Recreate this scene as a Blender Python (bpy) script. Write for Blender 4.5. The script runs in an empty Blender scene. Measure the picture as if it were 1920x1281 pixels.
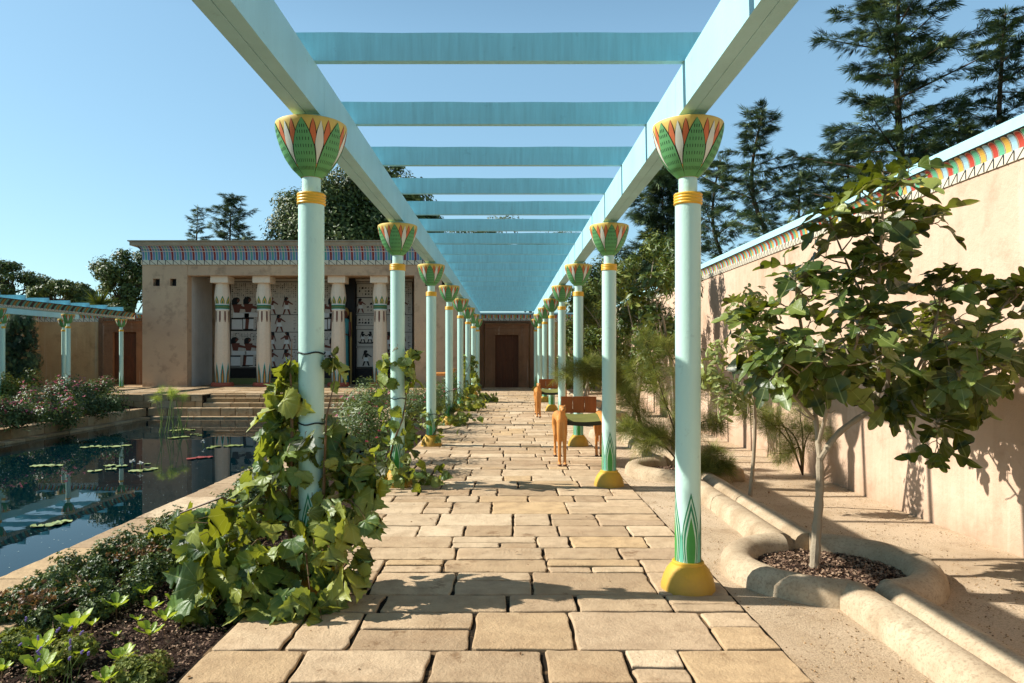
import bpy, math, random
import numpy as np
from mathutils import Vector, Matrix
R = math.radians
random.seed(7); rng = np.random.default_rng(7)
# ------------------------------------------------------------ camera, sky, sun, exposure
sc = bpy.context.scene
F, VX, VY, EYE = 1350.0, 952.6, 665.0, 1.5
cam = bpy.data.cameras.new("camera"); camo = bpy.data.objects.new("camera", cam)
sc.collection.objects.link(camo); sc.camera = camo
camo.location = (0, 0, EYE); camo.rotation_euler = (R(90), 0, 0)
cam.sensor_width = 36; cam.lens = F / 1920 * 36
cam.shift_x = (960 - VX) / 1920; cam.shift_y = (VY - 640.5) / 1920
cam.clip_start = .05; cam.clip_end = 2000
SUN_EL, SUN_AZ = 38.5, 4.0            # sun comes from the left, a touch behind the far wall
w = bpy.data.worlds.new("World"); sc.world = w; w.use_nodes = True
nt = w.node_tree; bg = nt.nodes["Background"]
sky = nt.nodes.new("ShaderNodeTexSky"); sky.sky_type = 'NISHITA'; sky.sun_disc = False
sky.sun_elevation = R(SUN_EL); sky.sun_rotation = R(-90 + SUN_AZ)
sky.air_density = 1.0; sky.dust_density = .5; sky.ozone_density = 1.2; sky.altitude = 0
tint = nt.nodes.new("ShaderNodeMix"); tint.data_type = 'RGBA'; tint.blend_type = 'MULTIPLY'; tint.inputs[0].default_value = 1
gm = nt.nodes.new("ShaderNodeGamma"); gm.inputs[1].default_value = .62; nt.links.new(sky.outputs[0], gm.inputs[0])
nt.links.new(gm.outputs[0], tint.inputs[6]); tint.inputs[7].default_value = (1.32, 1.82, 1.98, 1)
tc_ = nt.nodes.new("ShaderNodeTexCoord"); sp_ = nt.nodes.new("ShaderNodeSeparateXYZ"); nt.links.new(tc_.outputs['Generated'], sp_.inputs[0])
zr = nt.nodes.new("ShaderNodeValToRGB"); zr.color_ramp.elements[0].position = .40; zr.color_ramp.elements[0].color = (1, 1, 1, 1)   # added ramp: sky darkened overhead, mostly out of view, to deepen shadows
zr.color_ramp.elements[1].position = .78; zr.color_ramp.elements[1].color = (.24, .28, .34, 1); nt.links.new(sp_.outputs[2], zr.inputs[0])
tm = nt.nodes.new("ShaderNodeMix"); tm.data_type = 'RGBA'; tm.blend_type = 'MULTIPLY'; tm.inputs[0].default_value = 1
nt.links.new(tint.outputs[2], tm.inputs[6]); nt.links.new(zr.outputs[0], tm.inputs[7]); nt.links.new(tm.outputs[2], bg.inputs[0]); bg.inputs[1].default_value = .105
sun = bpy.data.lights.new("sun", 'SUN'); suno = bpy.data.objects.new("sun", sun); sc.collection.objects.link(suno)
sun.energy = 5.0; sun.angle = R(.53); sun.color = (1, .96, .89)
_e, _a = R(SUN_EL), R(SUN_AZ)
sdir = Vector((math.cos(_e) * math.cos(_a), -math.cos(_e) * math.sin(_a), -math.sin(_e)))
suno.rotation_euler = sdir.to_track_quat('-Z', 'Y').to_euler()
sc.view_settings.view_transform = 'Standard'; sc.view_settings.look = 'None'
sc.view_settings.exposure = .68; sc.view_settings.gamma = 1

# ------------------------------------------------------------ helpers
def at(px, py, D): return Vector(((px - VX) / F * D, D, EYE - (py - VY) / F * D))
def gd(px, py, z=0.0):
    D = (EYE - z) * F / (py - VY); return Vector(((px - VX) / F * D, D, z))
def C(h):
    h = h.lstrip('#'); c = [int(h[i:i + 2], 16) / 255 for i in (0, 2, 4)]
    return tuple(x / 12.92 if x <= .04045 else ((x + .055) / 1.055) ** 2.4 for x in c) + (1,)
def link(o): sc.collection.objects.link(o); return o
def tag(o, label=None, cat=None, group=None, kind=None):
    if label: o['label'] = label
    if cat: o['category'] = cat
    if group: o['group'] = group
    if kind: o['kind'] = kind
    return o
def thing(name, label, cat, loc=(0, 0, 0), group=None, rz=0):
    o = bpy.data.objects.new(name, None); link(o); o.location = loc; o.rotation_euler = (0, 0, rz)
    o.empty_display_size = .2
    return tag(o, label, cat, group)
def copy_tree(o, parent=None):
    c = o.copy(); link(c); c.parent = parent
    for ch in list(o.children): copy_tree(ch, c)
    return c
class MB:
    def __init__(s): s.v = []; s.f = []; s.m = []; s.r = []
    def add(s, vs, fs, mi=0, rnd=0.):
        b = len(s.v); s.v += [tuple(p) for p in vs]; s.r += [rnd] * len(vs)
        s.f += [tuple(i + b for i in f) for f in fs]; s.m += [mi] * len(fs)
    def box(s, x0, x1, y0, y1, z0, z1, mi=0, rnd=0., tx=0, bev=0):
        if bev:
            b = bev
            def ring(z, i): return [(x0 + i, y0 + i, z), (x1 - i, y0 + i, z), (x1 - i, y1 - i, z), (x0 + i, y1 - i, z)]
            vs = ring(z0, 0) + ring(z1 - b, 0) + ring(z1, b)
            fs = [(3, 2, 1, 0), (8, 9, 10, 11)]
            for k in (0, 4):
                for i in range(4): j = (i + 1) % 4; fs.append((k + i, k + j, k + 4 + j, k + 4 + i))
            s.add(vs, fs, mi, rnd); return
        vs = [(x0, y0, z0), (x1, y0, z0), (x1, y1, z0), (x0, y1, z0), (x0, y0, z1), (x1, y0, z1), (x1, y1, z1), (x0, y1, z1)]
        s.add(vs, [(3, 2, 1, 0), (4, 5, 6, 7), (0, 1, 5, 4), (1, 2, 6, 5), (2, 3, 7, 6), (3, 0, 4, 7)], mi, rnd)
    def lathe(s, prof, n=32, c=(0, 0, 0), mi=0, cap=True, sx=1, sy=1):
        vs = []; fs = []
        for r, z in prof:
            for k in range(n):
                a = 2 * math.pi * k / n; vs.append((c[0] + sx * r * math.cos(a), c[1] + sy * r * math.sin(a), c[2] + z))
        for i in range(len(prof) - 1):
            for k in range(n):
                k2 = (k + 1) % n; fs.append((i * n + k, i * n + k2, (i + 1) * n + k2, (i + 1) * n + k))
        if cap: fs.append(tuple(range(n - 1, -1, -1))); fs.append(tuple((len(prof) - 1) * n + k for k in range(n)))
        s.add(vs, fs, mi)
    def tube(s, pts, rad, n=6, mi=0, rnd=0.):
        pts = [Vector(p) for p in pts]
        if not hasattr(rad, '__len__'): rad = [rad] * len(pts)
        vs = []; fs = []; up = Vector((0, 0, 1)); prev = None
        for i, p in enumerate(pts):
            t = (pts[min(i + 1, len(pts) - 1)] - pts[max(i - 1, 0)]).normalized()
            if prev is None: prev = t.orthogonal().normalized()
            u = (prev - t * prev.dot(t)); u = u.normalized() if u.length > 1e-5 else t.orthogonal().normalized()
            prev = u; q = t.cross(u)
            for k in range(n):
                a = 2 * math.pi * k / n; vs.append(p + (u * math.cos(a) + q * math.sin(a)) * rad[i])
        for i in range(len(pts) - 1):
            for k in range(n):
                k2 = (k + 1) % n; fs.append((i * n + k, i * n + k2, (i + 1) * n + k2, (i + 1) * n + k))
        fs.append(tuple(range(n - 1, -1, -1))); fs.append(tuple((len(pts) - 1) * n + k for k in range(n)))
        s.add(vs, fs, mi, rnd)
    def ball(s, c, r, mi=0, n=10, m=7, rot=None):
        vs = []; fs = []
        for i in range(1, m):
            ph = math.pi * i / m
            for k in range(n):
                a = 2 * math.pi * k / n
                p = Vector((r[0] * math.sin(ph) * math.cos(a), r[1] * math.sin(ph) * math.sin(a), r[2] * math.cos(ph)))
                if rot: p = rot @ p
                vs.append(p + Vector(c))
        for i in range(m - 2):
            for k in range(n):
                k2 = (k + 1) % n; fs.append((i * n + k, (i + 1) * n + k, (i + 1) * n + k2, i * n + k2))
        fs.append(tuple(range(n))); fs.append(tuple((m - 2) * n + k for k in range(n - 1, -1, -1)))
        s.add(vs, fs, mi)
    def poly(s, pts, mi=0): s.add(pts, [tuple(range(len(pts)))], mi)
    def build(s, name, mats, parent=None, smooth=False):
        me = bpy.data.meshes.new(name); me.from_pydata(s.v, [], s.f)
        for m in (mats if isinstance(mats, (list, tuple)) else [mats]): me.materials.append(m)
        me.polygons.foreach_set('material_index', s.m)
        if any(s.r):
            at_ = me.attributes.new('rnd', 'FLOAT', 'POINT'); at_.data.foreach_set('value', s.r)
        me.validate(); me.update()
        if smooth:
            me.polygons.foreach_set('use_smooth', [True] * len(me.polygons))
            try: me.set_sharp_from_angle(angle=R(38 if smooth is True else smooth))
            except Exception: pass
        o = bpy.data.objects.new(name, me); link(o); o.parent = parent
        return o
def struct(mb, name, mats, smooth=False): return tag(mb.build(name, mats, None, smooth), kind='structure')

# ------------------------------------------------------------ materials
class NT:
    def __init__(s, name):
        s.mat = bpy.data.materials.new(name); s.mat.use_nodes = True; s.t = s.mat.node_tree
        s.b = s.t.nodes['Principled BSDF']; s.out = s.t.nodes['Material Output']
        s.geo = s.n('ShaderNodeNewGeometry').outputs['Position']
    def n(s, t, **k):
        nd = s.t.nodes.new(t)
        for a, b in k.items(): setattr(nd, a, b)
        return nd
    def l(s, a, b): s.t.links.new(a, b)
    def noise(s, scale, detail=4, rough=.55, vec=None, stretch=None):
        nd = s.n('ShaderNodeTexNoise'); nd.inputs['Scale'].default_value = scale
        nd.inputs['Detail'].default_value = detail; nd.inputs['Roughness'].default_value = rough
        v = vec or s.geo
        if stretch:
            mp = s.n('ShaderNodeMapping'); mp.inputs['Scale'].default_value = stretch; s.l(v, mp.inputs[0]); v = mp.outputs[0]
        s.l(v, nd.inputs['Vector']); return nd.outputs['Fac']
    def ramp(s, fac, stops):
        nd = s.n('ShaderNodeValToRGB'); cr = nd.color_ramp
        while len(cr.elements) < len(stops): cr.elements.new(.5)
        for e, (p, c) in zip(cr.elements, stops): e.position = p; e.color = c if hasattr(c, '__len__') else (c, c, c, 1)
        s.l(fac, nd.inputs[0]); return nd.outputs[0]
    def mix(s, fac, a, b, mode='MIX'):
        nd = s.n('ShaderNodeMix', data_type='RGBA', blend_type=mode)
        for sock, v in ((nd.inputs[0], fac), (nd.inputs[6], a), (nd.inputs[7], b)):
            if isinstance(v, bpy.types.NodeSocket): s.l(v, sock)
            else: sock.default_value = v
        return nd.outputs[2]
    def math(s, op, a, b=0.):
        nd = s.n('ShaderNodeMath', operation=op)
        for i, v in enumerate((a, b)):
            if isinstance(v, bpy.types.NodeSocket): s.l(v, nd.inputs[i])
            else: nd.inputs[i].default_value = v
        return nd.outputs[0]
    def rnd(s): return s.n('ShaderNodeAttribute', attribute_name='rnd').outputs['Fac']
    def bump(s, h, strength=.3, dist=.01):
        nd = s.n('ShaderNodeBump'); nd.inputs['Strength'].default_value = strength; nd.inputs['Distance'].default_value = dist
        s.l(h, nd.inputs['Height']); s.l(nd.outputs[0], s.b.inputs['Normal'])
    def base(s, c, rough=.6, spec=.3):
        if isinstance(c, bpy.types.NodeSocket): s.l(c, s.b.inputs['Base Color'])
        else: s.b.inputs['Base Color'].default_value = c
        s.b.inputs['Roughness'].default_value = rough; s.b.inputs['Specular IOR Level'].default_value = spec
        return s.mat
def paint(name, c, rough=.45, wear=.12, streak=False, foot=False):
    t = NT(name); c = C(c) if isinstance(c, str) else c
    dk = tuple(x * (1 - wear * 2) for x in c[:3]) + (1,)
    n1 = t.noise(3.5, 6, .6, stretch=(1, 1, .25) if not streak else (9, 9, .7))
    col = t.mix(t.ramp(n1, [(.35, 0), (.75, 1)]), c, dk)
    sp = t.noise(11, 6, .7); col = t.mix(t.math('MULTIPLY', t.ramp(sp, [(.62, 0), (.68, 1)]), .28), col, tuple(x * .55 for x in c[:3]) + (1,))
    if foot:
        z = t.n('ShaderNodeSeparateXYZ'); t.l(t.geo, z.inputs[0]); f = t.ramp(t.math('ADD', z.outputs[2], t.math('MULTIPLY', t.noise(14, 5, .7), .28)), [(.10, 1), (.36, 0)])
        col = t.mix(t.math('MULTIPLY', f, .5), col, C('#8a6f4a'))
    t.bump(t.math('ADD', t.noise(60, 3), t.math('MULTIPLY', t.noise(7, 3), .8)), .25, .006)
    return t.base(col, rough, .35)
def flat(name, c, rough=.55): 
    t = NT(name); c = C(c) if isinstance(c, str) else c
    dk = tuple(x * .78 for x in c[:3]) + (1,)
    return t.base(t.mix(t.noise(14, 4), c, dk), rough, .3)
def plaster(name, a, b, stain, amt=.5, streak=True):
    t = NT(name)
    n1 = t.noise(.55, 8, .62); n2 = t.noise(2.3, 8, .65)
    col = t.mix(t.ramp(n1, [(.35, 0), (.65, 1)]), C(a), C(b))
    col = t.mix(t.math('MULTIPLY', t.ramp(n2, [(.52, 0), (.74, 1)]), amt), col, C(stain))
    if streak:
        n3 = t.noise(1.0, 5, .6, stretch=(4.5, 4.5, .22))
        col = t.mix(t.math('MULTIPLY', t.ramp(n3, [(.5, 0), (.72, 1)]), .35 * amt + .1), col, C(stain))
        n4 = t.noise(1.0, 3, .6, stretch=(7, 7, .3))
        col = t.mix(t.math('MULTIPLY', t.ramp(n4, [(.6, 0), (.8, 1)]), .25), col, (.8, .72, .6, 1))
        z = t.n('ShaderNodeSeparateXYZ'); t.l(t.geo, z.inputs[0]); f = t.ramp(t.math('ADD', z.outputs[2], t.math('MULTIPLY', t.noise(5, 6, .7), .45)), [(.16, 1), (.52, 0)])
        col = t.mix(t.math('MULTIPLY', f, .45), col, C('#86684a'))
        ms = t.noise(3.3, 9, .75); col = t.mix(t.math('MULTIPLY', t.ramp(ms, [(.495, 0), (.5, 1), (.505, 0)]), .28 * amt), col, C(stain))
    t.bump(t.math('ADD', t.noise(9, 6, .6), t.math('MULTIPLY', t.noise(90, 3), .25)), .5, .024)
    return t.base(col, .9, .15)
def stone(name, cols, stain, bumpd=.022):
    t = NT(name)
    col = t.ramp(t.rnd(), [(i / (len(cols) - 1), C(c)) for i, c in enumerate(cols)])
    n1 = t.noise(6, 8, .65); col = t.mix(t.math('MULTIPLY', t.ramp(n1, [(.42, 0), (.7, 1)]), .45), col, C(stain))
    n5 = t.noise(1.7, 5, .6); col = t.mix(t.math('MULTIPLY', t.ramp(n5, [(.5, 0), (.8, 1)]), .3), col, C('#a27a50'))
    n4 = t.noise(2.6, 9, .72); col = t.mix(t.math('MULTIPLY', t.ramp(n4, [(.59, 0), (.65, 1)]), .6), col, C('#6a4a2a'))
    sp = t.noise(140, 2); col = t.mix(t.math('MULTIPLY', t.ramp(sp, [(.6, 0), (.72, 1)]), .4), col, C('#6b5233'))
    h = t.math('ADD', t.noise(5, 9, .68), t.math('MULTIPLY', t.noise(38, 6, .7), .75))
    t.bump(h, .8, bumpd)
    return t.base(col, .88, .2)
def leafmat(name, cols, trans=.35, tint='#a8b020', veins=False, rough=.45, spec=.4):
    t = NT(name)
    col = t.ramp(t.rnd(), [(i / (len(cols) - 1), C(c)) for i, c in enumerate(cols)])
    if veins:
        uv = t.n('ShaderNodeUVMap').outputs[0]; sp = t.n('ShaderNodeSeparateXYZ'); t.l(uv, sp.inputs[0])
        ang = t.math('ARCTAN2', t.math('ABSOLUTE', sp.outputs[0]), sp.outputs[1])
        k = t.math('ABSOLUTE', t.math('SUBTRACT', t.math('FRACT', t.math('ADD', t.math('MULTIPLY', ang, 1.55), .5)), .5))
        v = t.ramp(k, [(.0, 1), (.045, 0)]); col = t.mix(t.math('MULTIPLY', v, .45), col, C('#b9c07a'))
        t.bump(t.math('ADD', k, t.math('MULTIPLY', t.noise(60, 4), .4)), .5, .012)
    t.base(col, rough, spec)
    tr = t.n('ShaderNodeBsdfTranslucent'); t.l(t.mix(.6, col, C(tint)), tr.inputs[0])
    ms = t.n('ShaderNodeMixShader'); ms.inputs[0].default_value = trans
    t.l(t.b.outputs[0], ms.inputs[1]); t.l(tr.outputs[0], ms.inputs[2]); t.l(ms.outputs[0], t.out.inputs[0])
    return t.mat
M = {}
M['mint'] = paint('mint_paint', (.50, .72, .62, 1), .38, .05)
M['beam'] = paint('beam_paint', (.38, .67, .73, 1), .5, .08)
M['rafter'] = paint('rafter_paint', (.30, .66, .74, 1), .45, .1, True)
M['yellow'] = paint('pedestal_yellow', (.66, .38, .025, 1), .6, .14, False, True)
M['gold'] = paint('collar_yellow', (.78, .43, .04, 1), .4, .06)
M['lotus_y'] = flat('lotus_yellow', (.72, .50, .12, 1)); M['lotus_o'] = flat('lotus_orange', (.66, .17, .06, 1))
M['lotus_g'] = flat('lotus_green', (.13, .38, .14, 1)); M['lotus_w'] = flat('lotus_white', (.72, .74, .62, 1))
M['ink'] = flat('ink_line', (.006, .015, .01, 1)); M['seam'] = flat('seam_dark', (.03, .04, .04, 1))
M['orn_dark'] = flat('ornament_dark_green', (.03, .22, .10, 1)); M['orn_pale'] = flat('ornament_pale', (.55, .72, .55, 1))
M['orn_mid'] = flat('ornament_green', (.06, .30, .06, 1)); M['orn_mint'] = flat('ornament_mint', (.16, .50, .34, 1))
M['wall'] = plaster('ochre_plaster', '#d0b49c', '#c2a48a', '#92745a', .65)
M['wallb'] = plaster('back_plaster', '#cba678', '#bb9468', '#8a6a45', .5)
M['temple'] = plaster('temple_plaster', '#bb9c80', '#c8a888', '#6a5543', .6, False)
M['temple_in'] = plaster('temple_inner_plaster', '#d6d2cb', '#c6c2bb', '#a39d92', .3)
M['slab'] = plaster('roof_slab', '#a8977f', '#9c8c77', '#77695a', .4)
M['portal'] = plaster('portal_stone', '#86644a', '#755640', '#45301f', .5)
M['door'] = paint('old_wood_door', '#5a3218', .7, .25, True)
M['flag'] = stone('path_stone', ['#b59b7c', '#cbb18f', '#a68c6d', '#d6be9c', '#c1a785', '#ae9474', '#c9aa80'], '#7e644a', .016)
M['block'] = stone('block_stone', ['#b39a78', '#a0845f', '#c2aa88', '#957a58'], '#6d5539')
M['mulch_bed'] = NT('dark_soil')
_t = M['mulch_bed']; _t.bump(_t.math('ADD', _t.noise(55, 6, .7), _t.noise(160, 3)), 1., .03)
M['mulch_bed'] = _t.base(_t.ramp(_t.noise(120, 5, .7), [(.3, C('#1d1512')), (.6, C('#4a382f')), (.75, C('#7a6450'))]), .95, .1)
M['chip'] = leafmat('bark_chips', ['#2a1d17', '#6b5242', '#a88c72', '#443228'], .0, rough=.8, spec=.15)
t = NT('sandy_ground')
_c = t.mix(t.ramp(t.noise(.9, 6, .6), [(.4, 0), (.7, 1)]), C('#cdb698'), C('#b59b7b'))
_c = t.mix(t.math('MULTIPLY', t.ramp(t.noise(3, 8, .7), [(.55, 0), (.72, 1)]), .5), _c, C('#806445'))
_m = t.ramp(t.noise(1.3, 5, .6), [(.38, .25), (.62, .8)])
_c = t.mix(t.math('MULTIPLY', t.ramp(t.noise(95, 6, .75), [(.47, 0), (.62, 1)]), _m), _c, C('#75604a'))
_c = t.mix(t.math('MULTIPLY', t.ramp(t.noise(110, 4, .7), [(.56, 0), (.68, 1)]), _m), _c, C('#e0c9a4'))
t.bump(t.math('ADD', t.noise(5, 6, .6), t.math('MULTIPLY', t.noise(130, 4, .7), .6)), .8, .02); M['sand'] = t.base(_c, .95, .1)
t = NT('kerb_concrete')
_c = t.mix(t.ramp(t.noise(2.5, 7, .65), [(.4, 0), (.7, 1)]), C('#bba88c'), C('#998468'))
_c = t.mix(t.math('MULTIPLY', t.ramp(t.noise(60, 4, .7), [(.50, 0), (.66, 1)]), .5), _c, C('#75614a'))
_c = t.mix(t.math('MULTIPLY', t.ramp(t.noise(4.5, 8, .72), [(.55, 0), (.66, 1)]), .45), _c, C('#6f5c45'))
t.bump(t.math('ADD', t.noise(14, 6, .6), t.math('MULTIPLY', t.noise(120, 3), .4)), .5, .012); M['kerb'] = t.base(_c, .9, .15)
t = NT('joint_soil'); M['mortar'] = t.base(t.mix(t.ramp(t.noise(3.1, 6, .7), [(.50, 0), (.60, 1)]), (.018, .013, .008, 1), C('#7a6348')), .95, .1)
t = NT('pool_water')
t.bump(t.math('ADD', t.noise(2.2, 2, .5), t.math('MULTIPLY', t.noise(9, 2), .15)), .03, .02)
M['water'] = t.base((.0003, .010, .014, 1), .01, .5); t.b.inputs['IOR'].default_value = 1.22
M['pooltile'] = flat('pool_tile', (.02, .16, .15, 1), .4)
M['outer'] = flat('outer_ground', (.10, .10, .05, 1), .95)
for k, c in dict(f_red=(.52, .07, .04, 1), f_blue=(.38, .62, .72, 1), f_yel=(.74, .42, .08, 1), f_grn=(.14, .46, .26, 1), cream=(.70, .62, .47, 1),
                 navy=(.02, .025, .03, 1), t_blue=(.14, .24, .42, 1), t_grn=(.10, .36, .30, 1), t_red=(.26, .03, .03, 1), t_line=(.62, .55, .50, 1),
                 skyblue=(.42, .72, .78, 1), colcream=(.86, .68, .50, 1), colwhite=(.74, .76, .74, 1), terracotta=(.50, .11, .06, 1),
                 f_brown=(.16, .05, .03, 1), f_black=(.012, .01, .01, 1), panel=(.60, .56, .49, 1), oliv=(.20, .22, .07, 1), teal=(.06, .30, .32, 1),
                 tgold=(.36, .22, .06, 1)).items(): M[k] = flat(k, c)
M['bark'] = plaster('grey_bark', '#8a7c68', '#a3957e', '#51463a', .6, False)
M['bark_dk'] = plaster('brown_bark', '#4a3a2c', '#5c4a3a', '#2a2018', .6, False)
M['stem_red'] = flat('vine_stem', (.16, .09, .04, 1)); M['stem_g'] = flat('green_stem', (.16, .22, .05, 1))
M['fig'] = leafmat('fig_leaf', ['#222e13', '#384a1c', '#58692a', '#8f9850'], .2, '#b0b820', True, .36, .4)
M['grape'] = leafmat('grape_leaf', ['#182611', '#38542a', '#5f7c3e', '#9ea048', '#7c9058'], .33, '#c8c828', True, .45, .4)
M['lime'] = leafmat('lime_leaf', ['#7d9a2e', '#94ad3a', '#a9bd4a'], .4, '#c8d030', True, .4, .4)
M['shrub'] = leafmat('shrub_leaf', ['#2b3a20', '#40522c', '#5c6c3c', '#86905a'], .2, '#7a8a20')
M['bay'] = leafmat('bay_leaf', ['#2b3d18', '#42551f', '#5f6f2c', '#8a8f45'], .2, '#8a8a20')
M['conifer'] = leafmat('conifer_leaf', ['#22332a', '#34493a', '#4f6546', '#86905a'], .12, '#5a6a20', rough=.6, spec=.25)
M['oak'] = leafmat('dark_tree_leaf', ['#28381f', '#40522a', '#627038', '#8a8e50'], .15, '#7a7a20', rough=.5)
M['feather'] = leafmat('feather_leaf', ['#3c4a28', '#5c6a34', '#808844', '#a8a45a'], .3, '#9aa020', rough=.6, spec=.2)
M['dry'] = leafmat('dry_leaf', ['#6a4a30', '#8f6c44', '#4e3826'], .2, '#b08040')
M['pad'] = leafmat('lily_pad', ['#7d8a4a', '#a5ad6a', '#8d9a58'], .0, rough=.3); M['pad_red'] = leafmat('red_lily_pad', ['#8a3a34', '#b0584c'], .0, rough=.35)
M['petal_w'] = flat('white_petal', (.8, .78, .72, 1)); M['petal_pk'] = leafmat('pink_petal', ['#c45a78', '#e0a0b0', '#b03040', '#d88098'], .3, '#e08090')
M['lavender'] = flat('lavender_bloom', (.22, .15, .40, 1))
t = NT('chair_wood'); t.bump(t.noise(40, 4, stretch=(3, 3, .5)), .25, .004)
M['wood'] = t.base(t.mix(t.noise(7, 5, .6, stretch=(4, 4, .7)), C('#d8974f'), C('#b57236')), .42, .4)
t = NT('backrest_wood'); M['wood2'] = t.base(t.mix(t.noise(9, 5, stretch=(4, 4, .6)), C('#b06432'), C('#87451f')), .5, .3)
M['cushion'] = plaster('green_cushion', '#7c7a42', '#6a6a38', '#4a4c2a', .4, False); M['cushion_dk'] = flat('cushion_edge', (.03, .035, .02, 1))
M['paw'] = flat('carved_paw', (.10, .05, .025, 1)); M['strap'] = flat('black_strap', (.012, .014, .016, 1)); M['rock'] = plaster('boulder', '#a89070', '#8e775a', '#5a4a38', .5, False)
M['spark'] = flat('floating_pollen', (.45, .55, .5, 1))

# ------------------------------------------------------------ leaves
def outline_leaf(half, fold=.25, droop=.25, c=.35):
    """half: list of (x,y) from base to tip on the right side -> symmetric folded leaf with uv"""
    L = [(-x, y) for x, y in half]; mid = [(0, y) for _, y in half]
    V = []; Fc = []; n = len(half)
    z = lambda x, y: fold * abs(x) - droop * y * y + .05 * math.sin(7 * y + 5 * x)
    for pts in (L, mid, half):
        for x, y in pts: V.append((x, y, z(x, y)))
    for i in range(n - 1):
        Fc.append((i, n + i, n + i + 1, i + 1)); Fc.append((n + i, 2 * n + i, 2 * n + i + 1, n + i + 1))
    return np.array(V, float), Fc
FIG = outline_leaf([(.03, 0), (.16, -.03), (.30, .06), (.42, .20), (.45, .32), (.38, .38), (.26, .37), (.17, .40), (.22, .48), (.33, .60), (.36, .72), (.30, .80), (.20, .74), (.14, .64), (.13, .70), (.18, .84), (.15, .98), (.08, 1.08), (.0, 1.12)], .34, .38)
GRAPE = outline_leaf([(.04, .08), (.16, -.08), (.30, -.08), (.33, .0), (.46, .02), (.46, .14), (.56, .22), (.50, .30), (.58, .42), (.46, .48), (.46, .60), (.35, .58), (.34, .72), (.24, .74), (.20, .88), (.11, .88), (.0, 1.08)], .26, .45)
OVAL = outline_leaf([(.02, 0), (.16, .22), (.22, .5), (.15, .78), (.0, 1.)], .3, .25)
LANCE = outline_leaf([(.01, 0), (.11, .3), (.10, .65), (.0, 1.)], .3, .3)
def rosette(base, n, spread, tilt, jit=.2, seed=1):
    r = random.Random(seed); V = []; Fc = []; b0, f0 = base
    for k in range(n):
        a = 2 * math.pi * k / n + r.uniform(-jit, jit); tl = tilt + r.uniform(-jit, jit) * .8; s = spread * r.uniform(.75, 1.1)
        m = (Matrix.Rotation(a, 3, 'Z') @ Matrix.Rotation(tl, 3, 'X'))
        mm = np.array(m); o = len(V)
        V += list((b0 * s) @ mm.T); Fc += [tuple(i + o for i in f) for f in f0]
    return np.array(V), Fc
TUFT = rosette(OVAL, 7, 1., .6, .35, 3)
def fan(n=7, seed=2, wd=.05, ang=1.1, ln=1.):
    r = random.Random(seed); V = []; Fc = []
    for k in range(n):
        a = (k / (n - 1) - .5) * 2 * ang + r.uniform(-.12, .12); l = ln * (1 - .45 * abs(a) / ang) * r.uniform(.75, 1.1); o = len(V)
        y0 = .5 * (1 - abs(a) / ang) * .5; d = (math.sin(a), math.cos(a)); q = (d[1], -d[0]); dz = r.uniform(-.2, .12)
        V += [(q[0] * wd * .4, y0 + q[1] * wd * .4, 0), (d[0] * l * .5 + q[0] * wd, y0 + d[1] * l * .5 + q[1] * wd, dz * .4), (d[0] * l, y0 + d[1] * l, dz), (d[0] * l * .5 - q[0] * wd, y0 + d[1] * l * .5 - q[1] * wd, dz * .4)]
        Fc.append((o, o + 1, o + 2, o + 3))
    return np.array(V), Fc
SPRAY = fan(11, 2, .034, .75); PLUME = fan(14, 5, .022, 1.35); HAIR = fan(12, 8, .0085, 1.1)
FLAKE = (np.array([(-.3, -.5, 0), (.35, -.45, .1), (.25, .5, 0), (-.28, .45, .12)]), [(0, 1, 2, 3)])
def cloud(name, tmpl, P, Nn, T, S, mat, parent=None, rnd=None, uv=False):
    V, Fc = tmpl; P = np.asarray(P, float); n = len(P)
    Nn = np.asarray(Nn, float); Nn = Nn / (np.linalg.norm(Nn, axis=1, keepdims=True) + 1e-9)
    T = np.asarray(T, float); T = T - Nn * (T * Nn).sum(1, keepdims=True); T /= (np.linalg.norm(T, axis=1, keepdims=True) + 1e-9)
    X = np.cross(T, Nn); S = np.broadcast_to(np.asarray(S, float), (n,))
    W = (V[None, :, 0, None] * X[:, None] + V[None, :, 1, None] * T[:, None] + V[None, :, 2, None] * Nn[:, None]) * S[:, None, None] + P[:, None]
    k = len(V); W = W.reshape(-1, 3)
    sizes = np.array([len(f) for f in Fc]); flatf = np.array([i for f in Fc for i in f])
    li = (flatf[None] + (np.arange(n) * k)[:, None]).ravel(); tot = np.tile(sizes, n)
    me = bpy.data.meshes.new(name); me.vertices.add(len(W)); me.vertices.foreach_set('co', W.ravel())
    me.loops.add(len(li)); me.loops.foreach_set('vertex_index', li.astype(np.int32))
    me.polygons.add(len(tot)); st = np.concatenate([[0], np.cumsum(tot)[:-1]]); me.polygons.foreach_set('loop_start', st.astype(np.int32))
    try: me.polygons.foreach_set('loop_total', tot.astype(np.int32))
    except Exception: pass
    if rnd is None: rnd = rng.random(n)
    a = me.attributes.new('rnd', 'FLOAT', 'POINT'); a.data.foreach_set('value', np.repeat(np.asarray(rnd, float), k))
    if uv:
        u = me.uv_layers.new(name='UVMap'); uvs = V[flatf][:, :2]; u.data.foreach_set('uv', np.tile(uvs, (n, 1)).astype(np.float32).ravel())
    me.polygons.foreach_set('use_smooth', np.ones(len(tot), bool))
    me.materials.append(mat); me.update(calc_edges=True); me.validate()
    o = bpy.data.objects.new(name, me); link(o); o.parent = parent; return o
def rdirs(n, up=0.):
    d = rng.normal(size=(n, 3)); d[:, 2] += up; return d / np.linalg.norm(d, axis=1, keepdims=True)

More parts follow.
